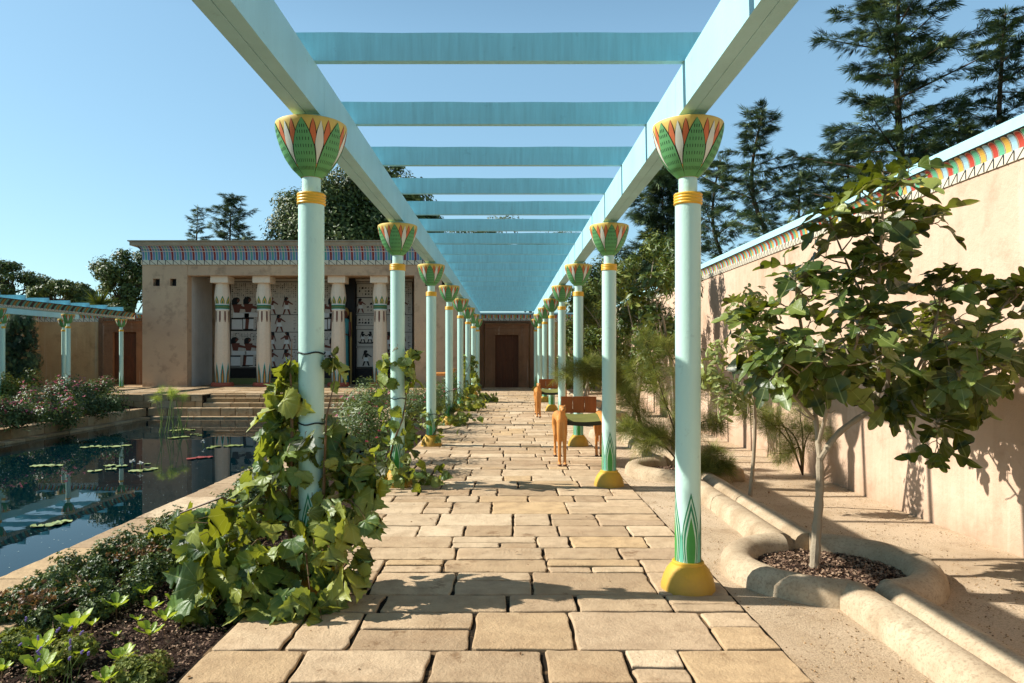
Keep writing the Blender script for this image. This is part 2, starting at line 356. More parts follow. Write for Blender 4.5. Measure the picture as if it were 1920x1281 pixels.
# ------------------------------------------------------------ ground, path, pool
PX0, PX1 = -1.53, 1.40
def slab(mb, x0, x1, y0, y1, z, rnd, joint=.0105, depth=.05, step=.07, jig=.0042, mi=0, bev=.006, ztilt=.004):
    g = joint * random.uniform(.7, 1.3); x0 += g; x1 -= g; y0 += g; y1 -= g
    cr = min(.012, (x1 - x0) / 4, (y1 - y0) / 4)
    P = []
    def edge(ax, ay, bx, by):
        n = max(2, int(math.hypot(bx - ax, by - ay) / step))
        for i in range(n + 1):
            u = i / n; P.append((ax + (bx - ax) * u + random.gauss(0, jig), ay + (by - ay) * u + random.gauss(0, jig)))
    edge(x0 + cr, y0, x1 - cr, y0); edge(x1, y0 + cr, x1, y1 - cr); edge(x1 - cr, y1, x0 + cr, y1); edge(x0, y1 - cr, x0, y0 + cr)
    cx, cy = (x0 + x1) / 2, (y0 + y1) / 2; n = len(P); ta, tb = random.gauss(0, ztilt), random.gauss(0, ztilt)
    dz = random.gauss(0, .002); V = []
    for k, (ins, zz) in enumerate(((0, -depth), (0, -bev * 1.0), (bev * .45, -bev * .35), (bev * 1.5, 0))):
        for (x, y) in P:
            sx = max(0, 1 - ins / max(.02, abs(x1 - x0) / 2)); sy = max(0, 1 - ins / max(.02, abs(y1 - y0) / 2))
            X = cx + (x - cx) * sx; Y = cy + (y - cy) * sy
            V.append((X, Y, z + zz + (dz + ta * (X - cx) + tb * (Y - cy) if k else 0)))
    Fc = [tuple(3 * n + i for i in range(n))]
    for k in range(3):
        for i in range(n): j = (i + 1) % n; Fc.append((k * n + i, k * n + j, (k + 1) * n + j, (k + 1) * n + i))
    mb.add(V, Fc, mi, rnd)
def paving(mb, X0, X1, Y0, Y1, z, hmin=.30, hmax=.54, wmin=.26, wmax=.80, split=.36):
    y = Y0; off = 0
    while y < Y1 - .05:
        h = random.uniform(hmin, hmax)
        if y + h > Y1 - .2: h = Y1 - y
        x = X0
        while x < X1 - .05:
            wd = random.uniform(wmin, wmax)
            if x + wd > X1 - .22: wd = X1 - x
            far = y > 14; st = .07 if not far else .3
            if random.random() < split and h > .3:
                c = random.uniform(.38, .62) * h
                if random.random() < .35 and wd > .6:
                    q = random.uniform(.4, .6) * wd
                    slab(mb, x, x + q, y, y + c, z, random.random(), step=st); slab(mb, x + q, x + wd, y, y + c, z, random.random(), step=st)
                else: slab(mb, x, x + wd, y, y + c, z, random.random(), step=st)
                slab(mb, x, x + wd, y + c, y + h, z, random.random(), step=st)
            else: slab(mb, x, x + wd, y, y + h, z, random.random(), step=st)
            x += wd
        y += h
mb = MB(); mb.box(PX0 - .01, PX1 + .01, -1, 32.2, -.2, -.018, 1)
paving(mb, PX0, PX1, .9, 32.1, 0)
struct(mb, 'path', [M['flag'], M['mortar']], 14)
PL, PR = -12.2, -3.43; WZ = -.64; PB = 24.35
mb = MB(); mb.box(PR + .02, -2.74, -1, 24.4, -.2, -.028, 1)
y = 1.0
while y < 24.4:
    l = random.uniform(.5, 1.05); l = min(l, 24.45 - y)
    if l < .1: break
    if random.random() < .4:
        q = random.uniform(.4, .6); m_ = PR + (PR * -1 - 2.74) * q
        slab(mb, PR, m_, y, y + l, 0, random.random(), .008); slab(mb, m_, -2.74, y, y + l, 0, random.random(), .008)
    else: slab(mb, PR, -2.74, y, y + l, 0, random.random(), .008)
    y += l
mb.box(PR + .012, PR + .06, -1, 24.4, -1., -.03, 2)
struct(mb, 'pool_coping', [M['flag'], M['mortar'], M['pooltile']], 14)
mb = MB(); mb.box(-12.1, PR + .012, -3, PB + .1, -.95, WZ); o = struct(mb, 'water', M['water'])
# big ground sheet far below walls' tops, courtyard sheets
mb = MB(); mb.poly([(-700, -300, -1.0), (700, -300, -1.0), (700, 1200, -1.0), (-700, 1200, -1.0)]); struct(mb, 'ground', M['outer'])
def grid_sheet(name, x0, x1, y0, y1, z, mat, amp=.01, st=.25, bank=None):
    nx = max(1, int((x1 - x0) / st)); ny = max(1, int((y1 - y0) / st)); V = []; Fc = []
    for j in range(ny + 1):
        for i in range(nx + 1):
            x = x0 + (x1 - x0) * i / nx; y = y0 + (y1 - y0) * j / ny
            zz = z + amp * (math.sin(x * 2.3 + y * 1.1) * .5 + math.sin(x * 5.1 - y * 3.3 + 1) * .3 + random.gauss(0, .3))
            if bank: zz += bank(x, y)
            V.append((x, y, zz))
    for j in range(ny):
        for i in range(nx): a = j * (nx + 1) + i; Fc.append((a, a + 1, a + nx + 2, a + nx + 1))
    m = MB(); m.add(V, Fc); return struct(m, name, mat, 80)
grid_sheet('courtyard_ground', PX1 + .01, 3.9, -1, 32.3, -.022, M['sand'], .008, .14)
grid_sheet('planting_bed', -2.74, PX0 - .005, -1, 24.7, -.06, M['mulch_bed'], .02, .07)
grid_sheet('garden_bed', -17.0, PL - .3, 8, 24.75, -.34, M['mulch_bed'], .03, .5, lambda x, y: min(.4, max(0, -x - 12.6) * .25))
mb = MB(); mb.box(-21.2, -17.0, 2, 24.75, -.4, .10); struct(mb, 'side_path', M['sand'])
# pool kerb of stone blocks on the left and at the far end
mb = MB(); ZK = -.31; ZL = -.58
def block_row(x0, x1, y, z0, z1, lo=.42, hi=.7, dep=.35, axis='x', mi=0):
    p = x0
    while p < x1 - .02:
        l = random.uniform(lo, hi); l = x1 - p if p + l > x1 - .2 else l; r = random.random(); j = .013
        d = random.uniform(-.008, .008)
        if axis == 'x': mb.box(p + j, p + l - j, y + d, y + dep, z0, z1, mi, r, bev=.012)
        else: mb.box(y - dep, y + d, p + j, p + l - j, z0, z1, mi, r, bev=.012)
        p += l
block_row(6, 24.3, PL, -.575, ZK, axis='y', dep=.32)                       # left kerb
block_row(-12.2, -2.76, 24.38, -.575, ZK)                                    # far kerb
block_row(4, 24.0, PL + .28, -.9, ZL, .7, 1.2, axis='y', dep=.6)             # ledge at water line
block_row(-12.0, PR, 24.1, -.9, ZL, .7, 1.2, dep=.6)
struct(mb, 'pool_edge', [M['block']])
# terrace with steps
ZT = .13; YT = 25.5; SX0, SX1 = -10.5, -5.62
mb = MB()
mb.box(-21.15, -2.3, YT + .36, 33.2, -.6, ZT - .03, 1)
mb.box(-21.15, SX0, 24.75, YT + .3, -.6, ZT - .03, 1); mb.box(SX1, -2.32, 24.75, YT + .3, -.6, ZT - .03, 1)
for (a, b) in ((-17.2, SX0), (SX1, -2.3)):
    block_row(a, b, 24.72, -.32, -.1, .5, .9, .06); block_row(a, b, 24.72, -.098, ZT - .035, .5, .9, .06)
for k in range(3):
    z1 = ZK + .147 * (k + 1) if k < 2 else ZT - .035
    block_row(SX0, SX1, 24.75 + .3 * k, -.5, z1, .45, 1.0, .45)
block_row(SX1 - 0.0, SX1 + .25, 24.72, -.3, -.1, .2, .3, 1.0)
for (a, b, c, d) in ((-21.1, SX0, 24.7, 25.55), (SX1, -2.28, 24.7, 25.55), (-21.1, -2.28, 25.35, 33.0)):
    if c > 25: 
        y = 25.55
        while y < 32.8:
            h = random.uniform(.5, .8); x = a
            while x < b: 
                wd = random.uniform(.6, 1.1); wd = b - x if x + wd > b - .3 else wd
                slab(mb, x, x + wd, y, y + h, ZT, random.random(), .01, .04, .5); x += wd
            y += h
    else:
        x = a
        while x < b:
            wd = random.uniform(.6, 1.1); wd = b - x if x + wd > b - .3 else wd
            slab(mb, x, x + wd, c, d, ZT, random.random(), .01, .04, .4); x += wd
struct(mb, 'terrace', [M['block'], M['mortar']])
mb = MB(); mb.box(-2.74, -1.55, 24.7, 32.3, -.3, -.02); struct(mb, 'gravel_strip', M['sand'])

# ------------------------------------------------------------ rill kerbs with round tree pits
def halfround(path, hw=.118, ht=.125, z=-.04, n=9, name='x'):
    m = MB(); V = []; Fc = []; N = len(path)
    for i, p in enumerate(path):
        a = Vector(path[max(i - 1, 0)]); b = Vector(path[min(i + 1, N - 1)]); t = (b - a).normalized(); q = Vector((t.y, -t.x))
        for k in range(n):
            an = math.pi * k / (n - 1); c = math.cos(an); s_ = math.sin(an) ** .6
            jx = random.gauss(0, .003) + .006 * math.sin(p[1] * 7.3 + k * .9) * math.sin(p[1] * 2.9)
            V.append((p[0] + q.x * (hw * c + jx), p[1] + q.y * (hw * c + jx), z + (ht - z) * s_ + random.gauss(0, .0015)))
    for i in range(N - 1):
        for k in range(n - 1): a = i * n + k; Fc.append((a, a + n, a + n + 1, a + 1))
    Fc.append(tuple(range(n - 1, -1, -1))); Fc.append(tuple((N - 1) * n + k for k in range(n)))
    m.add(V, Fc); return m
PITS = [(2.21, 4.97), (2.21, 9.15), (2.21, 13.3), (2.21, 17.5), (2.21, 21.6)]; RP = .60
def side_paths(sg, xk):
    segs = []; y = 1.2
    for (cx, cy) in PITS:
        dx = abs(xk - cx); a0 = math.asin(dx / RP)
        yb = cy - RP * math.cos(a0)
        n = max(2, int((yb - y) / 1.1)); L = (yb - y) / n
        for i in range(n): segs.append([(xk, y + i * L + .008 + (L - .016) * k / 6) for k in range(7)])
        A = [a0 + (math.pi - 2 * a0) * k / 26 for k in range(27)]
        arc = [(cx + sg * RP * math.sin(a), cy - RP * math.cos(a)) for a in A]
        segs.append(arc); y = cy + RP * math.cos(a0)
    segs.append([(xk, y + .01 + (30 - y) * k / 8) for k in range(9)])
    return segs
for sg, xk, nm in ((-1, 2.095, 'left'), (1, 2.325, 'right')):
    big = MB()
    for sgm in side_paths(sg, xk):
        m_ = halfround(sgm); b0 = len(big.v); big.v += m_.v; big.r += m_.r; big.f += [tuple(i + b0 for i in f) for f in m_.f]; big.m += m_.m
    struct(big, 'kerb', M['kerb'], 60)
for (cx, cy) in PITS:
    m = MB(); V = [(cx, cy, .025)]; Fc = []; n = 32
    for ri, rr in enumerate((.2, .4, .56)):
        for k in range(n): a = 2 * math.pi * k / n; V.append((cx + rr * math.cos(a), cy + rr * math.sin(a), .02 - .012 * ri + random.gauss(0, .005)))
    for k in range(n): Fc.append((0, 1 + k, 1 + (k + 1) % n))
    for ri in range(2):
        for k in range(n): a = 1 + ri * n; Fc.append((a + k, a + n + k, a + n + (k + 1) % n, a + (k + 1) % n))
    m.add(V, Fc); struct(m, 'pit_soil', M['mulch_bed'], 80)

# ------------------------------------------------------------ pergola
Y1, SP = 4.635, 3.62; XL, XR = -1.266, 1.158; BZ0, BZ1 = 3.009, 3.292
def interp(prof, t):
    # prof: list (r,z) ; t 0..1 along z
    z0, z1 = prof[0][1], prof[-1][1]; z = z0 + (z1 - z0) * t
    for (ra, za), (rb, zb) in zip(prof, prof[1:]):
        if z <= zb + 1e-9: return ra + (rb - ra) * (z - za) / max(1e-9, zb - za), z
    return prof[-1]
def petal(mb, prof, th0, hw, t0, t1, off, mi, nl=12, nc=4):
    V = []; Fc = []
    for i in range(nl + 1):
        u = i / nl; t = t0 + (t1 - t0) * u; r, z = interp(prof, t); h = hw(u)
        for k in range(nc + 1):
            a = th0 + h * (k / nc * 2 - 1); V.append(((r + off) * math.cos(a), (r + off) * math.sin(a), z))
    for i in range(nl):
        for k in range(nc): a = i * (nc + 1) + k; Fc.append((a, a + 1, a + nc + 2, a + nc + 1))
    mb.add(V, Fc, mi)
CAPP = [(.060, 2.633), (.094, 2.667), (.118, 2.690), (.137, 2.719), (.156, 2.747), (.172, 2.779), (.187, 2.815), (.198, 2.847), (.210, 2.885), (.218, 2.915), (.224, 2.945), (.225, 2.962)]
def pl(pts):
    def f(u):
        for (a, b), (c, d) in zip(pts, pts[1:]):
            if u <= c: return R(b + (d - b) * (u - a) / (c - a))
        return R(pts[-1][1])
    return f
def column(parent, x, y, z=0.):
    m = MB()
    m.lathe([(.0795, .13), (.0795, .6), (.0805, 1.5), (.0815, 2.47)], 40, mi=0)
    m.lathe([(.059, 2.46), (.059, 2.66)], 32, mi=0)
    SH = [(.0795, .165), (.0797, .66)]
    lance = lambda wd: pl([(0, wd * .72), (.2, wd * .92), (.38, wd), (.55, wd * .88), (.75, wd * .52), (.9, wd * .2), (1, 0)])
    for k in range(4):
        th = -math.pi / 2 + k * math.pi / 2
        for (wd, t1, mi, off) in ((41, .93, 1, .0012), (37, .86, 2, .0018), (33, .80, 1, .0024), (26, .70, 2, .003), (21, .62, 3, .0036)):
            petal(m, SH, th, lance(wd), 0., t1, off, mi, 14, 6)
        petal(m, SH, th + math.pi / 4, lance(11), 0., .42, .0009, 4, 10, 3)
    sh = m.build('column', [M['mint'], M['orn_dark'], M['orn_pale'], M['orn_mid'], M['orn_mint']], parent, 30)
    sh.location = (x, y, z)
    m = MB(); m.lathe([(.172, -.01), (.172, .012), (.168, .035), (.155, .08), (.136, .12), (.114, .148), (.103, .158), (.101, .172), (.095, .178), (.08, .178)], 40)
    m.build('pedestal', M['yellow'], sh, 30)
    m = MB(); pr = [(.078, 2.458)]
    for k in range(4):
        z0 = 2.46 + k * .0185
        pr += [(.0875, z0 + .001), (.092, z0 + .009), (.0875, z0 + .0175)]
    pr += [(.078, 2.535), (.058, 2.536)]; m.lathe(pr, 40); m.build('collar', M['gold'], sh, 50)
    m = MB(); m.lathe(CAPP + [(.222, 2.972), (.214, 2.977), (.03, 2.977)], 72)
    for k in range(6):
        th = -math.pi / 2 + k * math.pi / 3; g = th + math.pi / 6
        for sgn in (-1, 1):
            for ex, mi, off in ((1.2, 5, .0012), (0, 2, .0022)):
                petal(m, CAPP, g + sgn * R(12.5), pl([(0, 1.5 + ex), (.45, 6 + ex), (.8, 2.8 + ex), (1, .0)]), .42, .985, off, mi)
        for ex, mi, off in ((1.2, 5, .0016), (0, 3, .0034)):
            petal(m, CAPP, g, pl([(0, .5 + ex), (.45, 8.0 + ex), (.75, 4.8 + ex), (1, 0)]), .20, .95, off, mi)
        for ex, mi, off in ((1.4, 5, .0027), (0, 1, .005)):
            petal(m, CAPP, th, pl([(0, 29.6 + min(ex, .2)), (.12, 28.6 + ex), (.25, 26 + ex), (.5, 20.0 + ex), (.72, 12.5 + ex), (.88, 5.5 + ex), (1, 0)]), .0, .985, off, mi, 20, 8)
        for row, (t, nn, sp_) in enumerate(((.10, 11, 4.6), (.22, 9, 5.2), (.34, 7, 5.6), (.46, 7, 5.0), (.58, 5, 5.2), (.70, 5, 4.0), (.80, 3, 3.6))):
            for q in range(nn):
                a = th + R((q - (nn - 1) / 2) * sp_)
                petal(m, CAPP, a, pl([(0, .55), (1, .55)]), t, t + .055, .0062, 5, 1, 1)
    m.box(-.075, .075, -.11, .11, 2.974, 3.012, 4)
    m.build('capital', [M['lotus_y'], M['lotus_g'], M['lotus_o'], M['lotus_w'], M['beam'], M['ink']], sh, 40)
    return sh
def pergola(name, label, xl, xr, z, cols, rafters, cornice=False):
    root = thing(name, label, 'pergola', ((xl + xr) / 2, 5, 0)); ox, oy = (xl + xr) / 2, 5
    base = None
    for y in cols:
        for x in (xl, xr):
            if base is None and 'col' in CACHE:
                c = copy_tree(CACHE['col'], root)
            elif base is None:
                c = column(root, 0, 0); CACHE['col'] = c; base = c
            else: c = copy_tree(base, root)
            c.location = (x - ox, y - oy, z)
    for x, sgn in ((xl, -1), (xr, 1)):
        m = MB(); ys = [-2.0] + [y for y in cols] + [30.9]
        for a, b in zip(ys, ys[1:]):
            for (p, q) in ((-.082, -.002), (.002, .082)):
                m.box(x - ox + p, x - ox + q, a - oy + .0015, b - oy - .0015, BZ0 + z + (.0 if p < 0 else .002), BZ1 + z)
        m.box(x - ox - .075, x - ox + .075, -2 - oy, 30.88 - oy, BZ0 + .02 + z, BZ1 - .004 + z, 1)
        m.build('beam', [M['beam'], M['seam']], root)
    first = None
    for k, y in enumerate(rafters):
        if first is None:
            m = MB(); n = 14; h = .172; xa, xb = xl - ox - .20, xr - ox + .20; V = []; Fc = []
            for i in range(n + 1):
                x = xa + (xb - xa) * i / n; dz = .0018 * math.sin(i * 1.7) + .0012 * math.sin(i * .6)
                V += [(x, -.026, BZ1 + .0), (x, .026, BZ1 + .0), (x, .026, BZ1 + h + dz), (x, -.026, BZ1 + h + dz)]
            for i in range(n):
                a = i * 4
                for p in range(4): q = (p + 1) % 4; Fc.append((a + p, a + 4 + p, a + 4 + q, a + q))
            Fc += [(0, 1, 2, 3), (4 * n + 3, 4 * n + 2, 4 * n + 1, 4 * n)]
            m.add(V, Fc); first = m.build('rafter', M['rafter'], root); o = first
        else: o = first.copy(); link(o); o.parent = root
        o.location = (0, y - oy, z)
        if k % 2: o.scale = (-1, 1, 1)
    return root
CACHE = {}
cols = [Y1 + SP * k for k in range(8)]
raft = [F * 1.79 / (VY - 118) + .0 + (SP / 3) * k for k in range(-3, 23)]
raft = [y for y in raft if y > -1 and y < 30.8]
pg = pergola('pergola', 'long pale blue pergola with mint lotus columns over the stone path', XL, XR, 0, cols, raft)
pg2 = pergola('pergola', 'distant pale blue pergola across the pool with a feather patterned side board', -18.5, -16.1, .0, cols[2:], raft[4:])

# ------------------------------------------------------------ cornices
def feather_cornice(name, parent, org, d, outw, L, prof, pitch, seq, line_m, bg_m, mats, arch=True, zig=None, mi0=0, cap=None):
    """org: start point at wall face; d: unit dir along; outw: outward dir; prof: (out, z)"""
    m = MB(); d = Vector(d); ow = Vector(outw); O = Vector(org)
    def P(s, o, z, off=0): return O + d * s + ow * (o + off) + Vector((0, 0, z))
    n = len(prof)
    def S(t):
        t = t * (n - 1); i = min(int(t), n - 2); u = t - i
        return prof[i][0] + (prof[i + 1][0] - prof[i][0]) * u, prof[i][1] + (prof[i + 1][1] - prof[i][1]) * u
    V = []; Fc = []
    for (o, z) in prof: V += [P(0, o, z), P(L, o, z)]
    for i in range(n - 1): Fc.append((2 * i, 2 * i + 1, 2 * i + 3, 2 * i + 2))
    m.add(V, Fc, bg_m)
    # solid back
    m.add([P(0, 0, prof[0][1]), P(0, 0, prof[-1][1])] + [P(0, o, z) for o, z in reversed(prof[1:])], [tuple(range(n + 1))], bg_m)
    N = int(L / pitch); nl = 9
    for k in range(N):
        s0 = pitch * (k + .5)
        for lay, (hw, top, mi, off) in enumerate(((pitch * .46, .93, line_m, .002), (pitch * .46 - pitch * .075, .90, seq[k % len(seq)], .004))):
            V = []; Fc = []
            for i in range(nl + 1):
                u = i / nl
                u = 1 - (1 - u) ** 1.6 if arch else u
                t = top * u; h = hw
                if arch:
                    q = max(0, (u - .8) / .2); h = hw * math.sqrt(max(0, 1 - q * q))
                o_, z_ = S(t); V += [P(s0 - h, o_, z_, off), P(s0 + h, o_, z_, off)]
            for i in range(nl): Fc.append((2 * i, 2 * i + 1, 2 * i + 3, 2 * i + 2))
            m.add(V, Fc, mi)
    if zig:
        (zo, z0, z1, zp, wm, lm) = zig
        m.add([P(0, 0, z0), P(L, 0, z0), P(L, zo, z0), P(0, zo, z0), P(0, 0, z1), P(L, 0, z1), P(L, zo, z1), P(0, zo, z1)],
              [(3, 2, 1, 0), (4, 5, 6, 7), (2, 3, 7, 6), (0, 3, 7, 4), (1, 2, 6, 5)], wm)
        lw = zp * .045
        for k in range(int(L / zp)):
            s0 = zp * k; s1 = s0 + zp
            for (a, b) in (((s0, z0), (s0, z1)), ((s0, z1), (s1 - .25 * zp, z0))):
                m.add([P(a[0], zo, a[1] + .003, .003), P(a[0] + 2 * lw, zo, a[1] + .003 if a[0] != b[0] else a[1] + .003, .003), P(b[0] + 2 * lw, zo, b[1] - .003, .003), P(b[0], zo, b[1] - .003, .003)], [(0, 1, 2, 3)], lm)
    return m.build(name, mats, parent)
FM = [M['f_red'], M['f_blue'], M['f_yel'], M['f_grn'], M['cream'], M['navy'], M['skyblue']]
WP = [(.0, 3.045), (.002, 3.075), (.009, 3.105), (.022, 3.132), (.042, 3.155), (.066, 3.170)]
# right wall
XW = 3.84
rw = thing('garden_wall', 'sunlit ochre plaster wall along the right side under a rainbow feather cornice', 'wall', (XW, 16, 0))
def loc(parent, m, name, mats, smooth=False):
    o = m.build(name, mats, parent, smooth); o.location = -parent.location; return o
m = MB()
ys = [-2, 2.4, 7.95, 13.5, 19, 24.5, 32.4]
for a, b in zip(ys, ys[1:]): m.box(XW + random.uniform(0, .004), XW + .35, a + .003, b - .003, -.3, 3.12)
m.box(XW + .02, XW + .34, -2, 32.4, -.3, 3.11)
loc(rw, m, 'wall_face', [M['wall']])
o = feather_cornice('cornice', rw, (XW, -1, 0), (0, 1, 0), (-1, 0, 0), 33.3, WP, .072, [0, 1, 2, 3], 4, 5, FM, True, (.012, 2.965, 3.045, .115, 4, 5)); o.location = -rw.location
m = MB(); m.box(XW - .072, XW + .42, -2, 32.4, 3.173, 3.264, 0); loc(rw, m, 'coping', [M['skyblue']])
# back wall (two visible stretches) and left wall
YB = 32.4
bw = thing('garden_wall', 'ochre plaster back wall behind the pergola end with a small striped cornice', 'wall', (0, YB, 0))
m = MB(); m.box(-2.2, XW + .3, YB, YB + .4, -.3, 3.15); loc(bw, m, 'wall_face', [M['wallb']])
WP2 = [(0, 3.13), (.01, 3.17), (.04, 3.22), (.09, 3.27), (.16, 3.30)]
o = feather_cornice('cornice', bw, (-2.2, YB, 0), (1, 0, 0), (0, -1, 0), 6.0, WP2, .072, [0, 1, 2, 3], 4, 5, FM, True, (.014, 2.97, 3.13, .25, 4, 5)); o.location = -bw.location
m = MB(); m.box(-2.2, XW + .3, YB - .18, YB + .45, 3.305, 3.38, 0); loc(bw, m, 'coping', [M['skyblue']])
bl = thing('garden_wall', 'tan back wall between the dark shrub and the temple, beyond the rose bed', 'wall', (-18, YB, 0))
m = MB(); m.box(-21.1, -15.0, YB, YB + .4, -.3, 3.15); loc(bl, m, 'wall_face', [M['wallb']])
o = feather_cornice('cornice', bl, (-21.1, YB, 0), (1, 0, 0), (0, -1, 0), 6.1, WP2, .072, [0, 1, 2, 3], 4, 5, FM, True, (.014, 2.97, 3.13, .25, 4, 5)); o.location = -bl.location
m = MB(); m.box(-21.1, -15.0, YB - .18, YB + .45, 3.305, 3.38, 0); loc(bl, m, 'coping', [M['skyblue']])
lw = thing('garden_wall', 'tan left boundary wall at the far left behind the dark shrub', 'wall', (-21.1, 16, 0))
m = MB(); m.box(-21.5, -21.1, 2, YB, -.3, 3.15); loc(lw, m, 'wall_face', [M['wallb']])
o = feather_cornice('cornice', lw, (-21.1, 2, 0), (0, 1, 0), (1, 0, 0), 30.4, WP2, .072, [0, 1, 2, 3], 4, 5, FM, True, (.014, 2.97, 3.13, .25, 4, 5)); o.location = -lw.location
m = MB(); m.box(-21.5, -20.92, 2, YB, 3.305, 3.38, 0); loc(lw, m, 'coping', [M['skyblue']])
# feather board on pool side of the far pergola
o = feather_cornice('side_board', pg2, (-16.1 + .085, 8, 0), (0, 1, 0), (1, 0, 0), 22.8, [(0, 3.09), (.01, 3.13), (.04, 3.18), (.10, 3.25), (.15, 3.29)], .14, [0, 1, 0, 2], 3, 5, [M['t_grn'], M['tgold'], M['navy'], M['f_brown'], M['cream'], M['navy']], True, (.012, 3.02, 3.09, .2, 4, 5)); o.location = -pg2.location

# ------------------------------------------------------------ doorways
def doorway(label, cx, y, z, dark=False):
    r = thing('stone_doorway', label, 'doorway', (cx, y, z))
    def part(nm, boxes, mat, smooth=False):
        m = MB()
        for b in boxes: m.box(*b)
        return m.build(nm, mat, r)
    part('outer_frame', [(-1.22, -1.02, -.12, .0, 0, 2.93), (1.02, 1.22, -.12, .0, 0, 2.93), (-1.22, 1.22, -.122, .0, 2.932, 3.02)], M['portal'])
    part('inner_frame', [(-.98, -.52, -.20, -.002, 0, 2.38), (.52, .98, -.20, -.002, 0, 2.38)], M['portal'])
    part('lintel', [(-.98, .98, -.20, -.002, 2.383, 2.66), (-.90, .90, -.225, -.2, 2.48, 2.54)], M['portal'])
    m = MB(); pr = [(-.22, 2.665), (-.22, 2.70), (-.235, 2.76), (-.27, 2.82), (-.31, 2.85), (-.31, 2.89), (-.0, 2.89), (-.0, 2.665)]
    V = [(-.99, a, b) for a, b in pr] + [(.99, a, b) for a, b in pr]; n = len(pr)
    m.add(V, [tuple(range(n)), tuple(range(2 * n - 1, n - 1, -1))] + [(i, i + n, (i + 1) % n + n, (i + 1) % n) for i in range(n)])
    for k in range(18): m.box(-.95 + k * .107, -.91 + k * .107, -.232, -.21, 2.70, 2.76)
    ly = m.build('cavetto', M['portal'], r)
    m = MB(); m.ball((0, -.24, 2.76), (.05, .02, .05)); m.ball((0, -.215, 2.43), (.05, .02, .05)); m.build('sun_disc_relief', M['portal'], r)
    m = MB()
    for k in range(4): m.box(-.518 + k * .26, -.262 + k * .26, -.06, -.02, .02, 2.37, 0)
    for zz in (.3, 1.2, 2.1): m.box(-.50, .50, -.075, -.06, zz, zz + .12)
    d = m.build('door', M['door'], r)
    m = MB(); m.box(-1.0, 1.0, -.5, -.2, 0, .03); m.build('threshold', M['flag'], r)
    return r
doorway('weathered brown stone doorway closing the far end of the long pergola', XL / 2 + XR / 2 + .0, YB, -.0)
doorway('carved brown stone doorway left of the temple beyond the rose bed', -17.15, YB, ZT)

# ------------------------------------------------------------ temple
TY = 30.55; TX0, TX1 = -15.52, -2.07; OX0, OX1 = -13.62, -3.98; TZ0, TZ1, OZ = ZT, 5.30, 4.86; TD = 2.6
tp = thing('temple', 'flat roofed temple pavilion with four painted columns and striped cornice at the pool head', 'building', ((TX0 + TX1) / 2, TY, ZT))
m = MB()
def vent_pier(x0, x1, vs):
    zv0, zv1 = 4.41, 4.72; xs = [x0] + [v for p in vs for v in p] + [x1]
    m.box(x0, x1, TY, TY + .45, TZ0, zv0); m.box(x0, x1, TY, TY + .45, zv1, TZ1)
    for i in range(0, len(xs), 2): m.box(xs[i], xs[i + 1], TY, TY + .45, zv0, zv1)
V1 = [at(287, 0, TY).x, at(299.5, 0, TY).x, at(318.5, 0, TY).x, at(330.5, 0, TY).x]
vent_pier(TX0, OX0, [(V1[0], V1[1]), (V1[2], V1[3])])
c2 = [OX1 + (OX0 - v) for v in reversed(V1)]
vent_pier(OX1, TX1, [(c2[0], c2[1]), (c2[2], c2[3])])
m.box(OX0, OX1, TY + .02, TY + .45, OZ, TZ1)
m.box(TX0, TX0 + .4, TY + .45, TY + 3.2, TZ0, TZ1); m.box(TX1 - .4, TX1, TY + .45, TY + 3.2, TZ0, TZ1)
m.box(TX0 + .4, TX1 - .4, TY + 3.0, TY + 3.2, TZ0, TZ1)
m.box(TX0 + .4, TX1 - .4, TY + .45, TY + 3.0, 5.0, TZ1)
loc(tp, m, 'wall', [M['temple']])
for a, b in ((OX0 - .3, OX0), (OX1, OX1 + .3)):
    m = MB(); m.box(a, b, TY + .455, TY + TD, TZ0, 4.99); loc(tp, m, 'inner_wall', [M['temple_in']])
for a, b in ((V1[0], V1[1]), (V1[2], V1[3]), (c2[0], c2[1]), (c2[2], c2[3])):
    m = MB(); m.box(a, b, TY + .25, TY + .3, 4.41, 4.72); loc(tp, m, 'vent', [M['f_black']])
TP = [(.0, 5.50), (.0, 5.62), (.012, 5.76), (.05, 5.88), (.12, 5.98), (.22, 6.05), (.30, 6.08)]
TM = [M['t_blue'], M['t_grn'], M['t_red'], M['t_line'], M['f_black'], M['cream']]
o = feather_cornice('cornice', tp, (TX0, TY, 0), (1, 0, 0), (0, -1, 0), TX1 - TX0, TP, .112, [0, 1, 0, 2], 3, 3, TM, False, (.05, 5.31, 5.50, .33, 5, 4)); o.location = -tp.location
o = feather_cornice('cornice', tp, (TX0, TY + 3.2, 0), (0, -1, 0), (-1, 0, 0), 3.2, TP, .112, [0, 1, 0, 2], 3, 3, TM, False, (.05, 5.31, 5.50, .33, 5, 4)); o.location = -tp.location
o = feather_cornice('cornice', tp, (TX1, TY, 0), (0, 1, 0), (1, 0, 0), 3.2, TP, .112, [0, 1, 0, 2], 3, 3, TM, False, (.05, 5.31, 5.50, .33, 5, 4)); o.location = -tp.location
m = MB(); m.box(TX0 + .003, TX1 - .003, TY + .003, TY + 3.19, 5.302, 6.08); loc(tp, m, 'parapet', [M['slab']])
m = MB(); m.box(TX0 - .36, TX1 + .36, TY - .36, TY + 3.55, 6.083, 6.24); m.box(TX0 - .42, TX1 + .42, TY - .42, TY + 3.6, 6.243, 6.29); loc(tp, m, 'roof_slab', [M['slab']])
